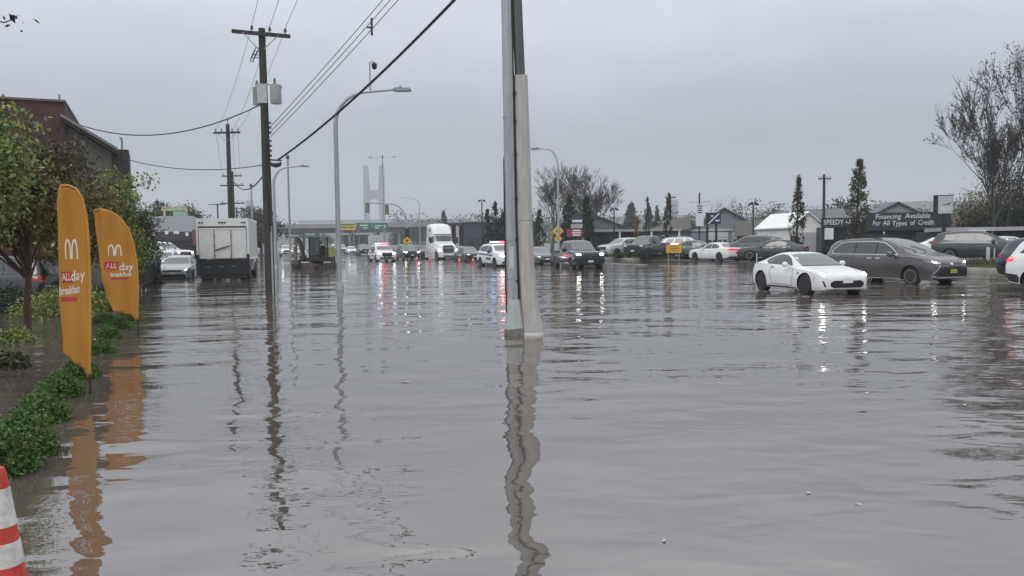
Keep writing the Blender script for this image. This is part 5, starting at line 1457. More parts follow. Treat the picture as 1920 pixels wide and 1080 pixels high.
def box_sign(label, u0, u1, v0, v1, d, m, vb, poles, group='lot signs', deco=None):
    a = W(u0, v0, d); b = W(u1, v1, d); c = (a + b) / 2; w = b.x - a.x; h = a.z - b.z
    root = empty('lot_sign', (c.x, d, .1), 0, label, 'sign', group)
    mb = MB(); mb.box((0, 0, c.z - .1), (w, .3, h)); bx = mb.build('cabinet', M_BLACK, root, bevel=.01)
    mb = MB(); mb.box((w * .06, -.165, c.z - .1), (w * .82, .02, h * .9)); f = mb.build('face', m, bx)
    for x in poles:
        mb = MB(); mb.bb(x * w - .1, x * w + .1, -.1, .1, -.4, b.z - .1); mb.build('post', M_BLACK, root)
    if deco: deco(root, f, c.z - .1, w, h)
    return root
def d1(root, f, z, w, h):
    mb = MB(); mb.add([(-.2 * w, -.18, z - .02 * h), (.30 * w, -.18, z - .02 * h), (.36 * w, -.18, z + .14 * h), (.05 * w, -.18, z + .04 * h)], [(0, 1, 2, 3)]); mb.build('emblem', mat('emblem_grey', (.16, .17, .18), rough=.5), f)
    mb = MB(); mb.box((.06 * w, -.178, z - .2 * h), (.6 * w, .004, .25 * h)); mb.build('panel', mat('sign_pale', (.55, .56, .54), rough=.5), f)
box_sign('square box sign with a pale face on a black post right of the black shop', 1752, 1785, 366, 402, 58, mat('sign_grey_face', (.46, .47, .48), rough=.5, var=.1), 0, (0.05,), deco=d1)
def d2(root, f, z, w, h):
    mb = MB(); mb.add([(-.42 * w, -.18, z - .45 * h), (-.30 * w, -.18, z - .45 * h), (.42 * w, -.18, z + .42 * h), (.30 * w, -.18, z + .42 * h)], [(0, 1, 2, 3)]); mb.build('stripe', M_SIGNW, f)
    mb = MB(); mb.box((-.12 * w, -.18, z + .2 * h), (.14 * w, .004, .14 * h)); mb.build('mark', M_SIGNW, f)
    mb = MB(); mb.box((.26 * w, -.18, z - .2 * h), (.3 * w, .004, .12 * h)); mb.build('mark', M_SIGNW, f)
box_sign('dark blue sign with a white diagonal stripe before the blue garage', 1324, 1351, 399, 420, 82, mat('sign_navy', (.02, .03, .07), rough=.4), 0, (-.42, .2), deco=d2)
def tall_sign():
    d = 80; a = W(1305, 383, d); b = W(1319, 424, d); c = (a + b) / 2; w = b.x - a.x; h = a.z - b.z
    root = empty('pole_sign', (c.x, d, .1), 0, 'narrow white vertical sign on a dark pole before the blue garage', 'sign', 'lot signs')
    mb = MB(); mb.tube([(0, .15, -.4), (0, .15, W(1311, 363, d).z)], .08, 8); mb.build('pole', M_BLACK, root)
    mb = MB(); mb.box((0, 0, c.z - .1), (w, .12, h)); f = mb.build('board', M_SIGNW, root)
    for i, (ww, zz) in enumerate(((.7, .42), (.5, .32), (.6, .22), (.45, .12))):
        mb = MB(); mb.box((0, -.068, c.z - .1 + zz * h), (ww * w, .01, .05 * h)); mb.build('legend', M_BLACK, f)
    mb = MB(); mb.tube([(-1.0, .15, a.z + .1), (1.0, .15, a.z + .15)], .03, 6); mb.build('cross_rod', M_GALV, root)
tall_sign()
def stacked_sign():
    d = 88; root = empty('stacked_sign', at(1079, d).xy.to_3d(), 0, 'stack of dark, white and red lettered sign panels behind the black pickup', 'sign', 'lot signs')
    for u0, u1, v0, v1, m, nm in ((1072, 1092, 402, 412, mat('panel_navy', (.04, .045, .08), rough=.5), 'panel'), (1073, 1091, 412.5, 416.5, M_SIGNW, 'panel'), (1070, 1092, 420, 428, mat('panel_grey', (.36, .35, .34), rough=.6), 'panel'), (1063, 1092, 430, 443, mat('panel_red', (.28, .05, .06), rough=.5, var=.2), 'panel')):
        a = W(u0, v0, d); b = W(u1, v1, d); c = (a + b) / 2
        mb = MB(); mb.box((c.x - root.location.x, 0, c.z), (b.x - a.x, .2, a.z - b.z)); p = mb.build(nm, m, root)
        if m.name == 'panel_red':
            for i in range(3):
                mb = MB(); mb.box((c.x - root.location.x + .2, -.11, c.z + (.32 - .32 * i) * (a.z - b.z)), ((b.x - a.x) * (.5, .6, .5)[i], .01, .14)); mb.build('legend', M_SIGNW, p)
    mb = MB(); mb.bb(-.1, .1, .12, .3, -.3, W(1079, 402, d).z); mb.build('post', M_BLACK, root)
stacked_sign()
def yellow_board():
    d = 66; a = W(1249, 459, d); b = W(1278, 474, d); c = (a + b) / 2
    root = empty('yellow_board', (c.x, d, .1), 0, 'yellow notice board on two short posts at the far verge', 'sign')
    mb = MB(); mb.box((0, 0, c.z - .1), (b.x - a.x, .06, a.z - b.z)); p = mb.build('board', mat('board_yellow', (.60, .36, .02), rough=.45, var=.15, scale=4), root)
    for i, w in enumerate((.6, .75, .5)):
        mb = MB(); mb.box((0, -.034, c.z - .1 + .18 - .16 * i), (w, .006, .06)); mb.build('legend', mat('legend_brown', (.20, .10, .02), rough=.6), p)
    for s in (-1, 1):
        mb = MB(); mb.box((s * .45, .06, .3), (.06, .06, .8)); mb.build('post', M_GALV, root)
yellow_board()
# navy building with pale posts behind the semi truck
def navy_block():
    d = 150; a = W(868, 420, d); b = W(945, 460, d)
    root = empty('navy_building', ((a.x + b.x) / 2, d, .1), 0, 'dark blue flat roofed building right of the semi truck', 'building')
    w = b.x - a.x
    mb = MB(); mb.bb(-w / 2, w / 2 + 6, 0, 14, -.3, a.z); mb.build('wall', mat('navy_wall', (.04, .05, .07), rough=.6, var=.15), root)
    mb = MB(); mb.bb(-w / 2 - .1, w / 2 + 6.1, -.15, 14, a.z + .002, a.z + .25); mb.build('roof_edge', M_GIRD, root)
    for i in range(4):
        x = -w / 2 + .6 + i * 1.9; mb = MB(); mb.bb(x, x + 1.3, -.05, -.01, 1.2, 2.4); mb.build('window', M_GLASS, root)
    a2 = W(840, 422, d); 
    mb = MB(); mb.bb(W(842, 440, d).x - root.location.x, W(847, 440, d).x - root.location.x, -.3, -.1, 0, W(844, 424, d).z); mb.bb(W(855, 440, d).x - root.location.x, W(861, 440, d).x - root.location.x, -.3, -.1, 0, W(858, 424, d).z); mb.build('pale_pillar', mat('pillar_cream', (.42, .40, .36), rough=.7), root)
    mb = MB(); mb.bb(W(838, 440, d).x - root.location.x, -w / 2 - .12, -.4, 3, W(844, 424, d).z + .002, W(844, 419, d).z); mb.build('pillar_roof', M_GIRD, root)
    mb = MB(); mb.bb(W(838, 440, d).x - root.location.x, -w / 2 - .12, 3, 4, -.3, W(844, 424, d).z); mb.build('back_wall', M_GIRD, root)
navy_block()
# ------------------------------------------------------------------ trees, hedge and undergrowth
M_BARK = mat('bark', (.060, .050, .042), rough=.9, var=.35, scale=4, bump=.4)
M_BARKG = mat('bark_grey', (.10, .092, .085), rough=.9, var=.3, scale=4)
M_BARKD = mat('bark_dark', (.035, .032, .03), rough=.9, var=.3, scale=4)
def leafmat(name, cols):
    m = mat('leaf_' + name, cols[0], rough=.6, var=0, island=cols, spec=.3)
    return m
L_GREEN = leafmat('green', [(0.065, 0.122, 0.043), (0.127, 0.216, 0.065), (0.196, 0.270, 0.072), (0.307, 0.324, 0.078)])
L_YGREEN = leafmat('yellow_green', [(.075, .095, .022), (.13, .135, .028), (.19, .165, .035), (.10, .115, .028), (.15, .09, .03)])
L_RED = leafmat('red', [(.07, .03, .028), (.12, .04, .038), (.09, .085, .03), (.11, .07, .035), (.08, .10, .03)])
L_BROWN = leafmat('brown', [(0.169, 0.122, 0.069), (0.270, 0.186, 0.085), (0.152, 0.152, 0.062), (0.237, 0.203, 0.085)])
L_DKGREEN = leafmat('dark_green', [(0.014, 0.025, 0.014), (0.023, 0.039, 0.018), (0.034, 0.048, 0.021)])
L_BOX = leafmat('boxwood', [(0.075, 0.150, 0.027), (0.046, 0.089, 0.025), (0.085, 0.160, 0.034), (0.149, 0.245, 0.046), (0.064, 0.106, 0.025)])
L_PALE = leafmat('pale_green', [(0.078, 0.098, 0.052), (0.104, 0.124, 0.065), (0.065, 0.085, 0.046)])
L_OLIVE = leafmat('olive', [(0.039, 0.044, 0.023), (0.058, 0.062, 0.029), (0.078, 0.072, 0.034)])
L_DRY = leafmat('dry', [(0.060, 0.054, 0.042), (0.042, 0.041, 0.034), (0.072, 0.060, 0.042)])

def leaf_mesh(name, P, size, m, rng, flat=.55, droop=0.0):
    P = np.asarray(P, float); n = len(P)
    a = rng.normal(size=(n, 3)); a[:, 2] -= droop
    a /= np.linalg.norm(a, axis=1)[:, None]
    b = rng.normal(size=(n, 3)); b -= a * (a * b).sum(1)[:, None]; b /= np.linalg.norm(b, axis=1)[:, None]
    s = (size * rng.uniform(.6, 1.35, n))[:, None]
    V = np.stack([P - a * s * .6, P + b * s * flat * .5, P + a * s * .6, P - b * s * flat * .5], 1).reshape(-1, 3)
    me = bpy.data.meshes.new(name)
    me.vertices.add(n * 4); me.vertices.foreach_set('co', V.ravel())
    me.loops.add(n * 4); me.loops.foreach_set('vertex_index', np.arange(n * 4))
    me.polygons.add(n); me.polygons.foreach_set('loop_start', np.arange(n) * 4); me.polygons.foreach_set('loop_total', np.full(n, 4))
    me.materials.append(m); me.update(); me.validate()
    return me

def leafy_tree(name, label, base, h, trunk_r, blobs, clumps, per, lsize, lm, seed, bark=M_BARK, crown_from=.35, group=None, lean=(0, 0), spreadk=.34, nlimb=26, cat='tree', droop=.3):
    """blobs: ellipsoids (x, y, z, rx, ry, rz) relative to the base; clumps of leaves fill them unevenly"""
    rng = np.random.default_rng(seed)
    root = empty(name, base, 0, label, cat, group)
    vols = np.array([b[3] * b[4] * b[5] for b in blobs]); vols = vols ** .8; vols /= vols.sum()
    C = []
    for _ in range(clumps):
        b = blobs[rng.choice(len(blobs), p=vols)]
        d = rng.normal(size=3); d /= np.linalg.norm(d)
        r = rng.uniform(.25, 1.0) ** .5 * rng.uniform(.85, 1.08)
        C.append([b[0] + d[0] * b[3] * r, b[1] + d[1] * b[4] * r, b[2] + d[2] * b[5] * r])
    C = np.array(C); C = C[C[:, 2] > .25]
    cr = np.mean([min(b[3:]) for b in blobs]) * spreadk
    P = []
    for c in C:
        k = int(per * rng.uniform(.4, 1.5)); rr = cr * rng.uniform(.5, 1.3)
        P.append(c + rng.normal(size=(k, 3)) * rr * np.array([1, 1, .7]))
    P = np.concatenate(P)
    # trunk and limbs
    mb = MB(); top = Vector((lean[0], lean[1], h * .86))
    def tr(f): return Vector((lean[0] * f ** 1.5 + .04 * math.sin(f * 9 + seed), lean[1] * f ** 1.5 + .03 * math.cos(f * 7 + seed), -.4 + (h * .86 + .4) * f))
    mb.tube([tr(i / 8) for i in range(9)], [trunk_r * (1.25 if i == 0 else 1 - .1 * i) for i in range(9)], 9)
    trunk = mb.build('trunk', bark, root, smooth=60)
    lb = MB()
    idx = rng.choice(len(C), min(nlimb, len(C)), replace=False)
    for i in idx:
        c = Vector(C[i]); f = min(.97, max(crown_from, (c.z / h) * .72 + rng.uniform(-.08, .05))); s = tr(f)
        mid = s.lerp(c, .5) + Vector((rng.normal() * .06 * h * .3, rng.normal() * .06 * h * .3, .06 * h * rng.uniform(-.2, .8) * .5))
        r0 = trunk_r * .42 * (1.1 - f * .6)
        lb.tube([s, s.lerp(mid, .5), mid, mid.lerp(c, .55), c], [r0, r0 * .8, r0 * .6, r0 * .38, r0 * .15], 5)
    lb.build('limbs', bark, root, smooth=60)
    obj('crown', leaf_mesh('crown', P, lsize, lm, rng, droop=droop), root)
    return root

def bare_tree(name, label, base, h, r, seed, levels=5, leaves=0, lsize=.15, lm=None, bark=M_BARKG, spread=.55, up=.22, group=None, side=True, lean=(0, 0), first=.3, kids=(2, 3), wind=0.0, rmin=.006, sp=.35):
    rng = random.Random(seed)
    root = empty(name, base, 0, label, 'tree', group)
    mb = MB(); tips = []
    def grow(p, d, L, r, lvl):
        n = 4 if lvl > 2 else 3
        pts = [p]; rs = [r]; q = p.copy(); dd = d.copy()
        for i in range(n):
            dd = (dd + Vector((rng.gauss(0, .09) + wind * .05, rng.gauss(0, .09), up * .25 + rng.gauss(0, .04)))).normalized()
            q = q + dd * (L / n); pts.append(q.copy()); rs.append(r * (1 - .42 * (i + 1) / n))
        mb.tube(pts, rs, 7 if lvl >= levels - 1 else (5 if lvl > 2 else 3), cap=False)
        if lvl <= 2: tips.extend(pts[1:])
        if lvl == 0: return
        m = rng.choice(kids)
        ends = [pts[-1]] * m
        if side: ends += [pts[k] for k in range(2 if lvl == levels else 1, n) if rng.random() < sp]
        for e in ends:
            a = dd.orthogonal(); a.rotate(Matrix.Rotation(rng.uniform(0, 6.283), 3, dd))
            nd = (dd + a.normalized() * rng.uniform(spread * .5, spread * 1.25)).normalized()
            grow(e, nd, L * rng.uniform(.62, .86), max(rmin, rs[-1] * rng.uniform(.6, .85)), lvl - 1)
    grow(Vector((0, 0, -.4)), Vector((lean[0], lean[1], 1)).normalized(), h * first + .4, r, levels)
    k = h / max(t.z for t in tips)
    mb.v = [(v[0] * k, v[1] * k, v[2] * k if v[2] > 0 else v[2]) for v in mb.v]
    mb.build('trunk', bark, root, smooth=60, recalc=False)
    if leaves:
        g = np.random.default_rng(seed); T = np.array([tuple(t * k) for t in tips])
        P = T[g.integers(0, len(T), leaves)] + g.normal(size=(leaves, 3)) * lsize * .45
        obj('crown', leaf_mesh('crown', P, lsize, lm, g, droop=.5), root)
    return root

# --- left side
b = G(56, 622)
leafy_tree('young_tree', 'young green and yellow tree with a slim reddish trunk behind the front banner', (b.x, b.y, 0), 3.9, .085,
           [(-.8, .3, 3.0, 1.15, 1.1, .7), (-.05, .2, 2.75, .75, .8, .55), (-1.6, .2, 2.7, 1.0, 1.0, .8), (.25, -.1, 2.3, .6, .7, .4), (-.7, -.2, 2.2, .85, .8, .4)], 160, 90, .10, L_YGREEN, 3, mat('bark_red', (.075, .042, .032), rough=.85, var=.3, scale=4), .38, nlimb=34)
b = at(-30, 14.5)
leafy_tree('leafy_tree', 'dense green tree cut off by the left edge', (b.x, b.y, 0), 4.5, .11, [(-.1, 0, 3.3, .95, 1.0, .8), (-.6, .2, 2.5, 1.1, 1.0, .8), (.35, .3, 4.05, .35, .4, .3)], 130, 95, .10, L_GREEN, 11)
b = at(118, 26)
leafy_tree('red_tree', 'dark red leaved tree before the brown house', (b.x, b.y, 0), 5.2, .10, [(0, 0, 4.2, .9, .9, 1.0), (.5, 0, 3.3, .85, .8, .8), (-.7, 0, 3.4, .9, .9, 1.0), (.1, 0, 2.4, 1.2, 1.0, .8)], 170, 90, .105, L_RED, 5)
b = at(165, 24)
leafy_tree('young_tree', 'yellow green young tree between the two banners', (b.x, b.y, 0), 4.0, .09, [(0, 0, 2.8, .9, .9, .9), (-.5, 0, 2.1, .85, .8, .7), (.45, 0, 2.1, .7, .7, .8)], 130, 85, .10, L_YGREEN, 6)
b = at(222, 29)
leafy_tree('green_tree', 'dark green tree behind the rear banner, a shoot leaning right', (b.x, b.y, 0), 4.6, .10, [(0, 0, 3.0, .95, .95, 1.35), (.25, 0, 1.6, .9, .8, 1.0), (-.5, 0, 2.3, .9, .9, 1.2), (.1, 0, 4.15, .5, .5, .5), (.75, -.1, 3.95, .5, .15, .12), (1.15, -.1, 4.1, .3, .12, .08)], 190, 90, .105, L_GREEN, 8)
b = at(262, 37)
leafy_tree('green_tree', 'light green tree between the rear banner and the parked cars', (b.x, b.y, 0), 3.9, .10, [(-.3, 0, 2.7, .95, .9, 1.0), (.2, 0, 1.7, .8, .8, .8), (-.7, 0, 1.6, .9, .9, .9)], 110, 80, .12, L_PALE, 9)
b = at(60, 30)
leafy_tree('back_tree', 'tall green tree rising beside the red parapet at left', (b.x, b.y, 0), 6.0, .12, [(-1.3, 0, 5.2, .8, .8, 1.0), (-1.6, 0, 4.0, 1.3, 1.2, 1.1), (-.3, 0, 3.2, 1.3, 1.2, 1.0)], 120, 80, .12, L_GREEN, 13)
# branch that hangs into the top left corner, from a tree standing left of the picture
def corner_tree():
    base = at(-420, 8.5)
    root = leafy_tree('overhanging_tree', 'tree outside the left edge whose dark twig hangs into the top corner', (base.x, base.y, 0), 5.4, .12, [(0, 0, 4.4, .95, .9, 1.0), (-.4, 0, 3.2, .8, .8, .7)], 50, 60, .10, L_DKGREEN, 17)
    rng = np.random.default_rng(4)
    e = W(8, 42, 8.5) - Vector((base.x, base.y, 0)); s = Vector((.1, 0, 4.2))
    mb = MB(); mid = s.lerp(e, .6) + Vector((0, 0, .12)); mb.tube([s, mid, e, e + Vector((.14, 0, .04))], [.03, .014, .007, .004], 5); br = mb.build('branch', M_BARKD, root)
    P = [np.array(e) + rng.normal(size=3) * np.array([.06, .08, .05]) + np.array([rng.uniform(-.35, .12), 0, rng.uniform(-.05, .07)]) for _ in range(34)]
    obj('leaves', leaf_mesh('leaves', P, .075, L_DKGREEN, rng, droop=.8), br)
corner_tree()
# pale, wind-blown willows behind the box truck
for u, d, h, sd, lb in ((292, 96, 8.0, 21, 'pale green willowy tree above the canopy shop, left one'), (340, 92, 7.4, 22, 'pale olive willowy tree behind the green sign board'), (378, 100, 6.2, 23, 'rounded olive tree behind the box truck roof')):
    b = at(u, d)
    leafy_tree('willow_tree', lb, (b.x, b.y, 0), h, .16, [(0, 0, h * .62, 2.3, 2, h * .24), (-1.3, 0, h * .5, 1.5, 1.5, h * .2), (1.3, 0, h * .52, 1.6, 1.5, h * .2), (.9, 0, h * .82, .7, .7, h * .13)], 110, 60, .22, L_PALE if sd < 23 else L_OLIVE, sd, M_BARKG, group='trees behind the box truck')

# undergrowth behind the banners, on the planting bed
def shrub(name, label, pos, rx, rz, n, lsize, lm, seed, group=None, cat='shrub', dome=1.0):
    rng = np.random.default_rng(seed)
    root = empty(name, pos, 0, label, cat, group)
    C = rng.normal(size=(int(n / 26), 3)); C /= np.linalg.norm(C, axis=1)[:, None]; C *= rng.uniform(.55, 1.0, (len(C), 1)) ** .6
    C *= np.array([rx, rx * .9, rz]); C[:, 2] = np.abs(C[:, 2]) * dome
    P = (C[:, None, :] + rng.normal(size=(len(C), 26, 3)) * np.array([rx, rx, rz]) * .14).reshape(-1, 3)
    P[:, 2] = np.maximum(P[:, 2], -.1)
    mb = MB()
    for i in range(7):
        c = C[rng.integers(0, len(C))]; mb.tube([(0, 0, -.4), Vector(c) * .5 + Vector((0, 0, -.05)), c], [.018, .012, .005], 4, cap=False)
    mb.build('stems', M_BARKD, root, recalc=False)
    obj('foliage', leaf_mesh('foliage', P, lsize, lm, rng, droop=-.2), root)
    return root
hedge = [(20, 868, .30, .42), (-40, 905, .34, .45), (62, 800, .28, .36), (100, 752, .27, .34), (140, 716, .26, .36), (176, 668, .27, .30), (196, 640, .27, .30), (216, 621, .28, .32), (236, 606, .28, .30), (190, 610, .3, .3), (246, 588, .28, .26)]
names = ['nearest boxwood shrub at the left edge above the striped cone', 'boxwood shrub cut off by the left edge', 'boxwood shrub second from the striped cone along the water', 'boxwood shrub in the middle of the near hedge row', 'bright boxwood shrub at the foot of the front banner', 'yellowish boxwood shrub just right of the front banner', 'boxwood shrub between the banners, nearer one', 'boxwood shrub between the banners, farther one', 'boxwood shrub at the foot of the rear banner', 'boxwood shrub behind the gap between the banners', 'small boxwood shrub beyond the rear banner']
for i, (u, v, rx, rz) in enumerate(hedge):
    p = G(u, v - 4)
    shrub('boxwood_shrub', names[i], (p.x, p.y + rx * .5, -.08), rx * .9, rz * .92, 5000, .032, L_BOX, 40 + i, 'boxwood hedge along the water')
und = [(10, 588, 1.0, .75, L_DKGREEN, 'dark green bush at the left edge behind the young tree'), (95, 592, .9, .7, L_GREEN, 'green bush left of the front banner, behind the hedge'), (150, 585, .8, .65, L_GREEN, 'green bush between the banners'), (205, 570, .7, .6, L_DKGREEN, 'dark bush behind the rear banner'), (20, 690, .25, .28, L_OLIVE, 'olive low plant standing in the water left of the trunk'), (28, 640, .3, .3, L_GREEN, 'green low plant in the water at the left edge'), (285, 533, .5, .4, L_DKGREEN, 'small dark bush at the foot of the black fence'), (120, 545, 1.2, 1.1, L_OLIVE, 'olive bush before the black fence at left'), (60, 560, 1.0, .8, L_GREEN, 'green bush under the young tree')]
for i, (u, v, rx, rz, lm, lb) in enumerate(und):
    p = G(u, v); shrub('bush', lb, (p.x, p.y, -.1), rx, rz, 3600, .07, lm, 70 + i, 'bushes on the planting bed')

# --- far side trees
for u, d, h, r, sd, lb in ((1034, 96, 11.4, .30, 31, 'big bare tree with a wide fan of twigs behind the green sedan'), (1078, 98, 11.2, .26, 32, 'bare tree in the middle of the bare group'), (1104, 104, 11.6, .24, 33, 'tall bare tree right of the middle of the group'), (1130, 100, 9.2, .2, 34, 'rightmost and lower bare tree of the group')):
    b = at(u, d); bare_tree('bare_tree', lb, (b.x, b.y, .1), h, r * .8, sd, 6, 0, group='bare trees behind the queue', spread=.5, up=.16, first=.2, kids=(2, 3), bark=M_BARKG, rmin=.017, sp=.3)
def column_tree(label, u, d, h, w, seed, lm, n=1700, lsize=.2, lean=0.0, gaps=.35, group='slim columnar trees', base_z=.12, bot=.12):
    rng = np.random.default_rng(seed); b = at(u, d)
    root = empty('columnar_tree', (b.x, b.y, base_z), 0, label, 'tree', group)
    mb = MB(); mb.tube([(0, 0, -.3), (lean * .4, 0, h * .5), (lean, 0, h * .97)], [.10, .07, .02], 6); 
    k = int(n / 22); C = []
    while len(C) < k:
        f = rng.uniform(bot, 1.0); prof = min(1.0, (f - bot) / .14 + .35) * (1 - max(0, f - .45) / .55) ** .75
        a = rng.uniform(0, 6.283); rr = w * prof * rng.uniform(.2, 1.0) ** .6
        if math.sin(f * 23 + seed) + math.sin(a * 2 + f * 11 + seed * 2) * .8 > 1.7 - 2 * gaps + .6: continue
        C.append([lean * f + math.cos(a) * rr, math.sin(a) * rr, f * h])
    C = np.array(C)
    for c in C[::3]: mb.tube([(lean * c[2] / h * .8, 0, max(.2, c[2] - w * .9)), c], [.025, .008], 4, cap=False)
    mb.build('trunk', M_BARKD, root, recalc=False)
    P = (C[:, None, :] + rng.normal(size=(len(C), 22, 3)) * np.array([.10, .10, .17]) * max(.6, w)).reshape(-1, 3)
    obj('crown', leaf_mesh('crown', P, lsize, lm, rng, droop=-.8), root)
    return root
column_tree('slim dark columnar tree standing before the white shed', 1493, 61, 6.2, .62, 51, L_OLIVE, 2600, .15, .15)
column_tree('tall ragged columnar tree before the black shop sign', 1604, 60, 7.3, .95, 52, L_OLIVE, 3000, .17, .25, .1)
column_tree('slim ragged tree right of the low shop, taller of two', 1247, 78, 6.1, .55, 53, L_DRY, 1500, .17, .4, .2)
column_tree('thin wind-bent tree before the low shop canopy', 1210, 80, 5.9, .42, 54, L_DRY, 1000, .16, .25, .15)
column_tree('short thin tree at the left end of the low shop columns', 1193, 82, 4.0, .4, 55, L_BROWN, 900, .16, .1, .3)
column_tree('small ragged dark tree behind the yellow warning signs', 1012, 92, 5.2, .7, 56, L_DKGREEN, 1600, .2, 0, .3)
column_tree('dark conifer before the middle bare tree', 1067, 90, 6.9, .9, 57, L_DKGREEN, 2600, .22, 0, -.3)
column_tree('dark conifer right of the middle bare tree', 1100, 92, 6.6, 1.0, 58, L_DKGREEN, 2600, .22, 0, -.3)
column_tree('slim dark conifer left of the near lamp post, taller one', 926, 106, 6.8, .9, 59, L_DKGREEN, 2000, .24, .3, .5)
column_tree('slim dark conifer left of the near lamp post, shorter one', 914, 110, 6.0, .8, 60, L_DKGREEN, 1800, .24, .1, .5)
column_tree('slim dark conifer at the left edge of the near lamp post', 942, 108, 5.5, .9, 61, L_DKGREEN, 1800, .24, .1, .5)
column_tree('hazy grey poplar left of the thin wind-bent tree', 1184, 240, 12.5, 2.6, 62, L_DKGREEN, 3600, .6, 0, -.5, bot=.02, group='hazy far poplars')
column_tree('hazy grey poplar right of the thin wind-bent tree, wide one', 1218, 230, 11.0, 1.5, 63, L_DKGREEN, 2600, .5, 0, -.5, bot=.02, group='hazy far poplars')
column_tree('hazy grey poplar just left of the taller slim tree', 1232, 235, 11.6, 1.1, 64, L_DKGREEN, 2200, .5, 0, -.5, bot=.02, group='hazy far poplars')
column_tree('dark poplar top above the far trees right of the semi truck', 833, 280, 12.6, 1.9, 65, L_DKGREEN, 2600, .6, 0, -.5, bot=.02, group='hazy far poplars')
# far rounded trees behind the overpass and lots
far = [(748, 380, 8, 'far rounded tree right of the signal arc'), (775, 360, 12, 'far tree behind the semi roof, left'), (800, 400, 14, 'far tree behind the semi roof, middle'), (826, 390, 13, 'far tree behind the semi roof, right'), (868, 330, 9, 'far tree right of the semi truck'), (894, 320, 10, 'far tree left of the slim conifers'), (975, 300, 10, 'far tree between lamp post and bare trees'), (1285, 190, 8, 'hazy round tree right of the taller slim tree'), (1447, 170, 8.2, 'dark round tree left of the white shed'), (1570, 150, 9, 'hazy tree right of the pole behind the black shop'), (610, 420, 9, 'far tree above the overpass left of the lamp post'), (490, 150, 9.5, 'dark shaggy tree behind the near utility pole'), (480, 190, 12, 'dark conifer shape behind the near utility pole')]
for i, (u, d, h, lb) in enumerate(far):
    b = at(u, d); leafy_tree('far_tree', lb, (b.x, b.y, 0), h, .3, [(0, 0, h * .62, h * .32, h * .3, h * .34), (-h * .2, 0, h * .45, h * .25, h * .25, h * .25), (h * .2, 0, h * .42, h * .26, h * .25, h * .25)], 70, 45, h * .05, (L_DKGREEN, L_OLIVE, L_DRY)[i % 3], 90 + i, M_BARKD, group='far trees', nlimb=12)
b = at(1325, 130); bare_tree('bare_tree', 'wispy bare tree leaning right above the dark blue sign', (b.x, b.y, .1), 9.3, .16, 37, 5, 0, group='bare trees behind the queue', spread=.3, lean=(.25, 0), wind=1.0)
# tall sparse poplars at right, with scrub below
for u, d, h, r, sd, nl, lb in ((1858, 62, 14.3, .19, 41, 1500, 'sparse tall tree nearest the box sign, leaves mostly gone'), (1886, 66, 17.2, .22, 42, 1900, 'tallest sparse tree at the right, second from the box sign'), (1922, 64, 16.5, .22, 43, 1900, 'sparse tall tree at the right edge'), (1872, 70, 11.5, .15, 44, 1200, 'lowest sparse tree, between the two tallest ones')):
    b = at(u, d); bare_tree('sparse_tree', lb, (b.x, b.y, .1), h, r * .85, sd, 6, int(nl * 1.5), .17, L_DRY, M_BARKD, .38, .32, 'tall sparse trees at right', first=.22, kids=(2, 3), rmin=.013, sp=.34)
scr = [(1815, 72, 4.2, 2.0, L_DRY), (1850, 75, 6.5, 2.6, L_BROWN), (1890, 76, 8.5, 3.0, L_DKGREEN), (1935, 74, 9.0, 3.0, L_OLIVE), (1870, 70, 4.6, 2.6, L_DKGREEN), (1915, 69, 4.8, 2.4, L_DKGREEN)]
sl = ['low dry thicket right of the box sign', 'brown thicket under the sparse trees', 'tall dark thicket behind the sparse trees', 'olive thicket at the right edge', 'dark green thicket below the brown one', 'dark green thicket at the right edge, low']
for i, (u, d, h, w, lm) in enumerate(scr):
    b = at(u, d); leafy_tree('thicket', sl[i], (b.x, b.y, .1), h, .12, [(0, 0, h * .5, w, w, h * .45), (-w * .5, 0, h * .3, w * .7, w * .7, h * .3), (w * .5, 0, h * .35, w * .7, w * .7, h * .35)], 120, 60, .2, lm, 110 + i, M_BARKD, .1, group='thickets at right', cat='thicket')
# shrubs in front of the low shops
for i, (u, d, h, lm, lb) in enumerate(((1205, 84, 1.9, L_BROWN, 'brown shrub before the low shop columns'), (1440, 70, 1.5, L_OLIVE, 'olive shrub left of the white shed'), (1470, 68, .9, L_DKGREEN, 'dark shrub at the foot of the slim columnar tree'), (1546, 66, .8, L_DKGREEN, 'dark shrub at the right corner of the white shed'), (1265, 105, 3.4, L_DRY, 'dry tree behind the wing of the blue garage'))):
    b = at(u, d); shrub('lot_shrub', lb, (b.x, b.y, .1), h * .7, h, 1600, .14, lm, 140 + i, 'shrubs on the lots')

# the misty line of woods beyond the lots: one mass
def far_wood():
    rng = np.random.default_rng(77); P = []
    for i in range(620):
        u = rng.uniform(735, 2050); d = rng.uniform(400, 520); c = at(u, d)
        h = 14.5 + 4.5 * math.sin(u * .021) * math.sin(u * .0073 + 1) + rng.uniform(0, 7) + (2.5 if u > 1500 else 0)
        k = 60; q = np.clip(rng.normal(size=(k, 3)), -1.5, 1.5) * np.array([2.2, 2.0, h * .27]); q[:, 2] += h * .5
        P.append(q + np.array([c.x, c.y, 0]))
    o = obj('far_wood', leaf_mesh('far_wood', np.concatenate(P), 1.15, L_DKGREEN, rng, droop=0)); tag(o, 'misty line of woods beyond the sales lots', 'woods', kind='stuff')
far_wood()
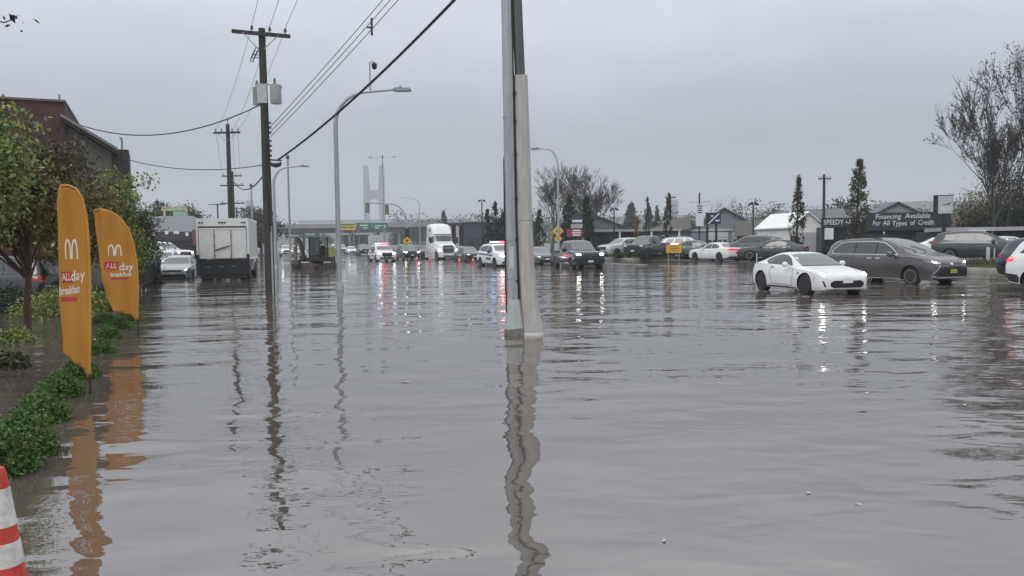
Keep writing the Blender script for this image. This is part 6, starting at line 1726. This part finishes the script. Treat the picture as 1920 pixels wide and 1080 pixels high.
# ------------------------------------------------------------------ banners
def banner(label, foot, top_z, outline, mark_rows, fold, seed, right, lean=0.0, edge=None):
    """outline: list of (a, z0z1) polygon in banner plane (a metres from the pole, z height); right = unit direction of +a in the ground plane"""
    root = empty('feather_flag', (foot.x, foot.y, 0), 0, label, 'banner flag', 'orange feather flags')
    right = Vector((right[0], right[1], 0)).normalized(); nrm = Vector((right.y, -right.x, 0))
    def S(a, z, off=0.0):
        w = fold * (math.sin(a * 9 + z * .8 + seed) * .5 + math.sin(a * 17 - z * 1.7 + seed * 2) * .25 + math.sin(a * 26 + z * 5.2 + seed) * .16 + math.sin(a * 11 + z * 9 + seed) * .10) * min(1.0, abs(a) / .12)
        return right * a + nrm * (w + off) + Vector((lean * z, 0, z))
    bm = bmesh.new()
    bm.faces.new([bm.verts.new((p[0], p[1], 0)) for p in outline])
    for ax, cell in ((0, .035), (1, .07)):
        lo = min(p[ax] for p in outline); hi = max(p[ax] for p in outline); n = int((hi - lo) / cell)
        for i in range(1, n + 1):
            co = [0, 0, 0]; no = [0, 0, 0]; co[ax] = lo + (hi - lo) * i / (n + 1); no[ax] = 1
            bmesh.ops.bisect_plane(bm, geom=bm.verts[:] + bm.edges[:] + bm.faces[:], plane_co=co, plane_no=no)
    bm.verts.index_update()
    vs = [S(v.co.x, v.co.y) for v in bm.verts]; fs = [tuple(v.index for v in f.verts) for f in bm.faces]; bm.free()
    M = mat('banner_orange', (.43, .185, .02), rough=.75, var=.10, scale=2.5)
    mb = MB(); mb.add(vs, fs); cl = mb.build('cloth', M, root, smooth=80, recalc=False)
    so = cl.modifiers.new('thickness', 'SOLIDIFY'); so.thickness = .004
    # lighter pole sleeve along the outer edge
    mb = MB(); mb.tube([S(a, z) for a, z in edge], .016, 6); mb.build('pole_sleeve', mat('sleeve_yellow', (.48, .24, .035), rough=.6, var=.1), root, smooth=60)
    mb = MB(); mb.tube([(edge[-1][0] * right.x, edge[-1][0] * right.y, -.42), S(*edge[-1])], .011, 6); mb.build('pole', M_BLACK, root)
    fm = {'w': mat('banner_white', (.70, .66, .62), rough=.7, var=.05), 'r': mat('banner_red', (.42, .03, .03), rough=.7, var=.05)}
    cx = lambda a0, a1: (a0 + a1) / 2
    for row in mark_rows:
        kind, key, a, z, w, h = row[:6]
        if kind == 'bar':
            P = [(a - w / 2 + w * i / 8, z + s * h / 2) for s in (-1, 1) for i in range(9)]
            F = [(i, i + 1, i + 10, i + 9) for i in range(8)]; nm = 'printed_bar'
        elif kind == 'arch':
            P = []; F = []; nm = 'printed_emblem'
            for sgn in (-1, 1):                       # two tall arches side by side
                o = len(P); n = 12
                for i in range(n + 1):
                    t = math.pi * i / n; ca, sa = math.cos(t), math.sin(t)
                    for rr, hh in ((1.0, 1.0), (.62, .86)):
                        P.append((a + sgn * w * .25 + ca * w * .25 * rr, z - h / 2 + (abs(sa) ** .6) * h * hh))
                F += [(o + 2 * i, o + 2 * i + 1, o + 2 * i + 3, o + 2 * i + 2) for i in range(n)]
        else:
            v2, F = text_mesh(kind, 1.0, .012, None, .05); nm = 'printed_letters'
            wx = max(v.x for v in v2) - min(v.x for v in v2); hy = max(v.y for v in v2) - min(v.y for v in v2); my = (max(v.y for v in v2) + min(v.y for v in v2)) / 2
            P = [(a + v.x * w / wx, z + (v.y - my) * h / hy + v.x * w / wx * row[6]) for v in v2]
        off = row[7] if len(row) > 7 else .006
        mb = MB(); mb.add([S(p[0], p[1], off) for p in P], F); mb.build(nm, fm[key], cl, smooth=0, recalc=False)
    return root

# front flag: cloth runs left from its pole; seen at a slant
f1 = G(161, 738)
s1 = 1500 / f1.y
def A(u, foot, s): return (u - foot) / s
def Zv(v, u, d): return W(u, v, d).z
d1_ = f1.y
def a1(u, v): return W(u, v, d1_).x - f1.x
def px1(pts): return [(a1(u, v), Zv(v, u, d1_)) for u, v in pts]
out1 = px1([(117, 349), (128, 346), (142, 352), (153, 372), (161, 402), (165, 440), (168, 520), (171, 620), (171, 708), (163, 708), (160, 692), (118, 662), (115, 560), (114, 450), (114, 380)])
banner('narrow orange feather flag with white print, nearest, standing in the hedge', f1, 3, out1,
       [('arch', 'w', a1(136, 467), Zv(467, 136, d1_), .13, .235), ('bar', 'r', a1(128, 520), Zv(520, 128, d1_), .115, .13, 0, .005), ('ALL', 'w', a1(127, 519), Zv(519, 127, d1_), .10, .09, .06, .008), ('day', 'w', a1(147, 519), Zv(519, 147, d1_), .15, .16, .12),
        ('breakfast', 'w', a1(133, 543), Zv(543, 133, d1_), .22, .10, .12), ('bar', 'r', a1(132, 561), Zv(561, 132, d1_), .17, .05)],
       .08, 1.3, (1, .12), -.0, px1([(119, 349), (130, 348), (143, 354), (154, 374), (161, 404), (165, 440), (168, 520), (170, 620), (168, 700)]))
f2 = G(259, 632)
s2 = 1500 / f2.y; d2_ = f2.y
def a2(u, v): return W(u, v, d2_).x - f2.x
def px2(pts): return [(a2(u, v), Zv(v, u, d2_)) for u, v in pts]
out2 = px2([(175, 393), (192, 391), (210, 396), (226, 408), (240, 428), (250, 455), (256, 490), (260, 540), (260, 600), (254, 600), (246, 590), (214, 583), (203, 564), (194, 530), (188, 490), (182, 445)])
banner('wide orange feather flag with white and red print, farther one by the water', f2, 3, out2,
       [('arch', 'w', a2(217, 469), Zv(469, 217, d2_), .25, .21), ('bar', 'r', a2(211, 498), Zv(498, 211, d2_), .27, .15, 0, .005), ('ALL', 'w', a2(211, 498), Zv(498, 211, d2_), .22, .10, .0, .008), ('day', 'w', a2(237, 502), Zv(502, 237, d2_), .24, .18, .03),
        ('breakfast', 'w', a2(227, 514), Zv(514, 227, d2_), .38, .09, .02), ('bar', 'r', a2(225, 522), Zv(522, 225, d2_), .30, .035)],
       .07, 4.0, (1, .05), 0, px2([(177, 394), (193, 392), (210, 397), (226, 409), (240, 429), (250, 456), (256, 491), (259, 540), (258, 598)]))

# ------------------------------------------------------------------ striped cone at the lower left, small cones by the queue
def cone(name, label, pos, h, r0, r1, bands, group=None, n=24, base=True):
    root = empty(name, pos, 0, label, 'traffic cone', group)
    R = mat('cone_red', (.58, .05, .035), rough=.55, var=.35, scale=14); Wm = mat('cone_white', (.62, .61, .57), rough=.5, var=.3, scale=16)
    rad = lambda z: r0 + (r1 - r0) * z / h
    mb = MB(); mb.lathe([(rad(0), 0), (rad(h * .97), h * .97), (rad(h) * .85, h), (rad(h) * .5, h + .004)], n); bd = mb.build('body', R, root, smooth=50)
    for z0, z1 in bands:
        mb = MB(); mb.lathe([(rad(z0) + .003, z0), (rad(z1) + .003, z1)], n); mb.build('reflective_band', Wm, bd, smooth=50)
    if base:
        mb = MB(); mb.box((0, 0, -.02), (r0 * 2.8, r0 * 2.8, .04)); mb.build('base', M_BLACK, root, bevel=.01)
    return root
cd = 3.55; cp = W(1, 990, cd); ct = W(0, 877, cd).z
cone('striped_cone', 'tall red and white striped cone cut off by the lower left corner', (cp.x, cd, -.30), ct + .30, .155, .031, [(ct + .3 - .262, ct + .3 - .092), (ct + .3 - .44, ct + .3 - .335)])
for i, (u, v, lb) in enumerate(((782, 490, 'small red cone before the charcoal SUV'), (806, 491, 'small red cone before the semi truck'), (861, 494, 'small red cone left of the dark sedan wheels'), (887, 494, 'small red cone before the dark sedan'))):
    p = G(u, v); cone('small_cone', lb, (p.x, p.y, -.08), .62, .16, .03, [(.34, .46)], 'small cones by the queue', 14)

# ------------------------------------------------------------------ black fence, posts
def fence():
    pts = [G(268, 541), G(281, 537), G(297, 530), G(318, 522)]
    a0 = RN(30.5, -2.2); root = empty('black_fence', (a0.x, a0.y, 0), 0, 'low black metal fence along the parking lot left of the box truck', 'fence')
    K = mat('fence_black', (.02, .02, .022), rough=.5)
    t0, t1, n = 24.0, 46.0, -2.6
    t = t0; prev = None
    while t <= t1 + .01:
        q = RN(t, n) - a0
        mb = MB(); mb.box((q.x, q.y, .35), (.09, .09, 1.5), rz=RA); mb.build('post', K, root)
        if prev is not None:
            for z in (.25, .95):
                mb = MB(); mb.tube([(prev.x, prev.y, z), (q.x, q.y, z)], .022, 6); mb.build('rail', K, root)
            for k in range(1, 8):
                m = prev.lerp(q, k / 8); mb = MB(); mb.tube([(m.x, m.y, .25), (m.x, m.y, .95)], .011, 5); mb.build('baluster', K, root)
        prev = q; t += 2.2
fence()
pw = mat('post_pale', (.50, .50, .48), rough=.6, var=.15)
for i, (u, d, h, r, lb) in enumerate(((1403, 58.5, .7, .05, 'pale post at the driveway right of the white sedan'), (1419, 57.5, .6, .04, 'shorter pale post at the driveway'), (1852, 42.5, 1.0, .09, 'thick pale bollard before the dark green SUV'), (1864, 42, .95, .04, 'thin grey post right of the pale bollard'))):
    p = at(u, d); mb = MB(); mb.lathe([(r, -.3), (r, h - .03), (r * .6, h)], 10); o = mb.build('post', pw if i != 3 else M_GALV, loc=(p.x, p.y, .1)); tag(o, lb, 'post', 'posts on the far verge'); o.name = 'bollard'

# ------------------------------------------------------------------ worker in a high-visibility jacket beside the excavator
def person():
    p = at(625, 61.5)
    root = empty('person', (p.x, p.y, -.12), math.radians(160), 'person in a yellow high-visibility jacket and white helmet beside the excavator', 'person')
    V = []; E = []; R = []
    def chain(pts, start=None):
        prev = start
        for (x, y, z, r) in pts:
            V.append((x, y, z)); R.append(r); i = len(V) - 1
            if prev is not None: E.append((prev, i))
            prev = i
        return prev
    pel = chain([(0, 0, .95, .15)])
    chest = chain([(0, .01, 1.12, .15), (0, .02, 1.32, .17)], pel); neck = chain([(0, .02, 1.50, .065), (0, .0, 1.58, .07), (0, -.02, 1.66, .095), (0, -.02, 1.74, .085)], chest)
    for s in (1, -1):
        chain([(s * .10, 0, .88, .10), (s * .12, -.03, .50, .07), (s * .13, .02, .12, .05), (s * .13, .0, .05, .045), (s * .13, -.16, .03, .035)], pel)
        w = chain([(s * .19, .02, 1.42, .075), (s * .27, .03, 1.16, .055), (s * .25, -.14, .98, .042), (s * .24, -.21, .94, .032)], chest)
        for k in range(4): chain([(s * (.255 - .014 * k), -.27, .945 - .012 * k, .010), (s * (.25 - .014 * k), -.31 + .008 * abs(k - 1), .925 - .012 * k, .009)], w)
        chain([(s * .215, -.23, .96, .011), (s * .20, -.265, .965, .009)], w)
    me = bpy.data.meshes.new('body'); me.from_pydata(V, E, [])
    ob = bpy.data.objects.new('body', me); COL.objects.link(ob)
    ob.modifiers.new('skin', 'SKIN'); sv = me.skin_vertices[0].data if me.skin_vertices else None
    if sv is None:
        bm = bmesh.new(); bm.from_mesh(me); bm.verts.layers.skin.verify(); bm.to_mesh(me); bm.free(); sv = me.skin_vertices[0].data
    for i, r in enumerate(R): sv[i].radius = (r, r)
    sv[0].use_root = True
    sb = ob.modifiers.new('sub', 'SUBSURF'); sb.levels = 2; sb.render_levels = 2
    dg = bpy.context.evaluated_depsgraph_get(); m2 = bpy.data.meshes.new_from_object(ob.evaluated_get(dg)); bpy.data.objects.remove(ob)
    hv = mat('hivis_yellow', (.50, .62, .06), rough=.7, var=.1); pants = mat('work_trousers', (.03, .033, .045), rough=.8); skin = mat('skin', (.42, .26, .19), rough=.6)
    m2.materials.clear()
    for m in (hv, pants, skin, M_BLACK): m2.materials.append(m)
    for q in m2.polygons:
        z = q.center.z; y = q.center.y; x = abs(q.center.x)
        q.material_index = 2 if z > 1.52 or (z < 1.0 and y < -.2 and z > .8) else (3 if z < .12 else (1 if z < .9 and x < .22 else 0))
    m2.polygons.foreach_set('use_smooth', [True] * len(m2.polygons))
    obj('body', m2, root)
    mb = MB(); mb.lathe([(.125, 1.73), (.122, 1.78), (.10, 1.85), (.05, 1.885), (.01, 1.89)], 16, (0, -.02, 0)); mb.box((0, -.15, 1.74), (.16, .1, .012)); mb.build('helmet', mat('helmet_white', (.75, .75, .72), rough=.35), root)
    st = mat('reflective_stripe', (.7, .7, .68), rough=.3)
    mb = MB(); mb.lathe([(.182, 1.14), (.182, 1.19)], 16, (0, .01, 0)); mb.build('jacket_stripe', st, root)
    for s in (-1, 1):
        mb = MB(); mb.lathe([(.012, -.003), (.012, .003)], 8, (s * .035, -.112, 1.69), 'Y'); mb.build('eye', M_BLACK, root)
    mb = MB(); mb.tube([(0, -.108, 1.68), (0, -.128, 1.645), (0, -.11, 1.635)], .012, 6); mb.build('nose', skin, root)
person()

# ------------------------------------------------------------------ floating leaves
fl = [(760, 717, .16), (1245, 1015, .055), (1610, 946, .05), (1516, 925, .06), (447, 762, .05), (458, 892, .03)]
fn = ['pale debris floating left of the near posts', 'small pale leaf floating at the bottom, right of centre', 'pale leaf floating at lower right, right one', 'pale leaf floating at lower right, left one', 'dark twig floating left of the pole reflection', 'small dark leaf floating at lower left']
for i, (u, v, s) in enumerate(fl):
    p = G(u, v); mb = MB(); n = 9; s *= .75
    pts = [(math.cos(2 * math.pi * k / n) * s * (.5 + .12 * math.sin(3 * k + i)), math.sin(2 * math.pi * k / n) * s * .25, .002 + .003 * math.cos(k)) for k in range(n)]
    mb.add(pts + [(0, 0, .005)], [(k, (k + 1) % n, n) for k in range(n)])
    o = mb.build('floating_leaf', mat('leaf_pale', (.42, .40, .36), rough=.5) if i < 4 else mat('leaf_dark', (.07, .05, .04), rough=.5), loc=(p.x, p.y, .004), rz=i * 1.3, smooth=60)
    tag(o, fn[i], 'leaf', 'leaves and debris on the water')

# ------------------------------------------------------------------ broken foam where the moving cars push through
def foam():
    g = np.random.default_rng(9); V = []; n = 0
    def patch(c, dx, dy, k, sz):
        nonlocal n
        for _ in range(k):
            x, y = c[0] + g.normal() * dx, c[1] + g.normal() * dy; s = sz * g.uniform(.4, 1.4); a = g.uniform(0, 3.14)
            m = 6
            V.extend([(x + math.cos(2 * math.pi * j / m + a) * s * g.uniform(.6, 1.2) * 1.6, y + math.sin(2 * math.pi * j / m + a) * s * g.uniform(.6, 1.2) * .8, .005) for j in range(m)]); n += 1
    for (u, v, lu, k) in ((1700, 532, 30, 60), (1745, 538, 24, 50), (1810, 553, 45, 70), (1780, 530, 12, 30), (1505, 556, 14, 40), (1575, 551, 26, 50), (1433, 546, 10, 24)):
        for i in range(k):
            q = G(u + g.uniform(-lu, lu), v + g.normal() * .8); patch((q.x, q.y), .05, .05, 1, .022)
    me = bpy.data.meshes.new('wake_foam'); me.from_pydata(V, [], [tuple(range(i * 6, i * 6 + 6)) for i in range(n)])
    me.materials.append(mat('foam_white', (.62, .62, .6), rough=.5, var=.05)); me.update()
    tag(obj('wake_foam', me), 'thin broken foam around the wheels of the coupe and minivan', 'foam', kind='stuff')
foam()
# ------------------------------------------------------------------ wet autumn air
def haze():
    mb = MB(); mb.bb(-2600, 2600, -260, 2600, -1.5, 175)
    m = bpy.data.materials.new('haze_air'); m.use_nodes = True
    t = m.node_tree; t.nodes.clear()
    o = t.nodes.new('ShaderNodeOutputMaterial'); v = t.nodes.new('ShaderNodeVolumePrincipled')
    v.inputs['Color'].default_value = (0.90, 0.93, 0.97, 1)
    v.inputs['Density'].default_value = 0.0005
    v.inputs['Anisotropy'].default_value = 0.2
    t.links.new(v.outputs[0], o.inputs['Volume'])
    h = mb.build('haze', m, smooth=0)
    tag(h, kind='stuff')
haze()
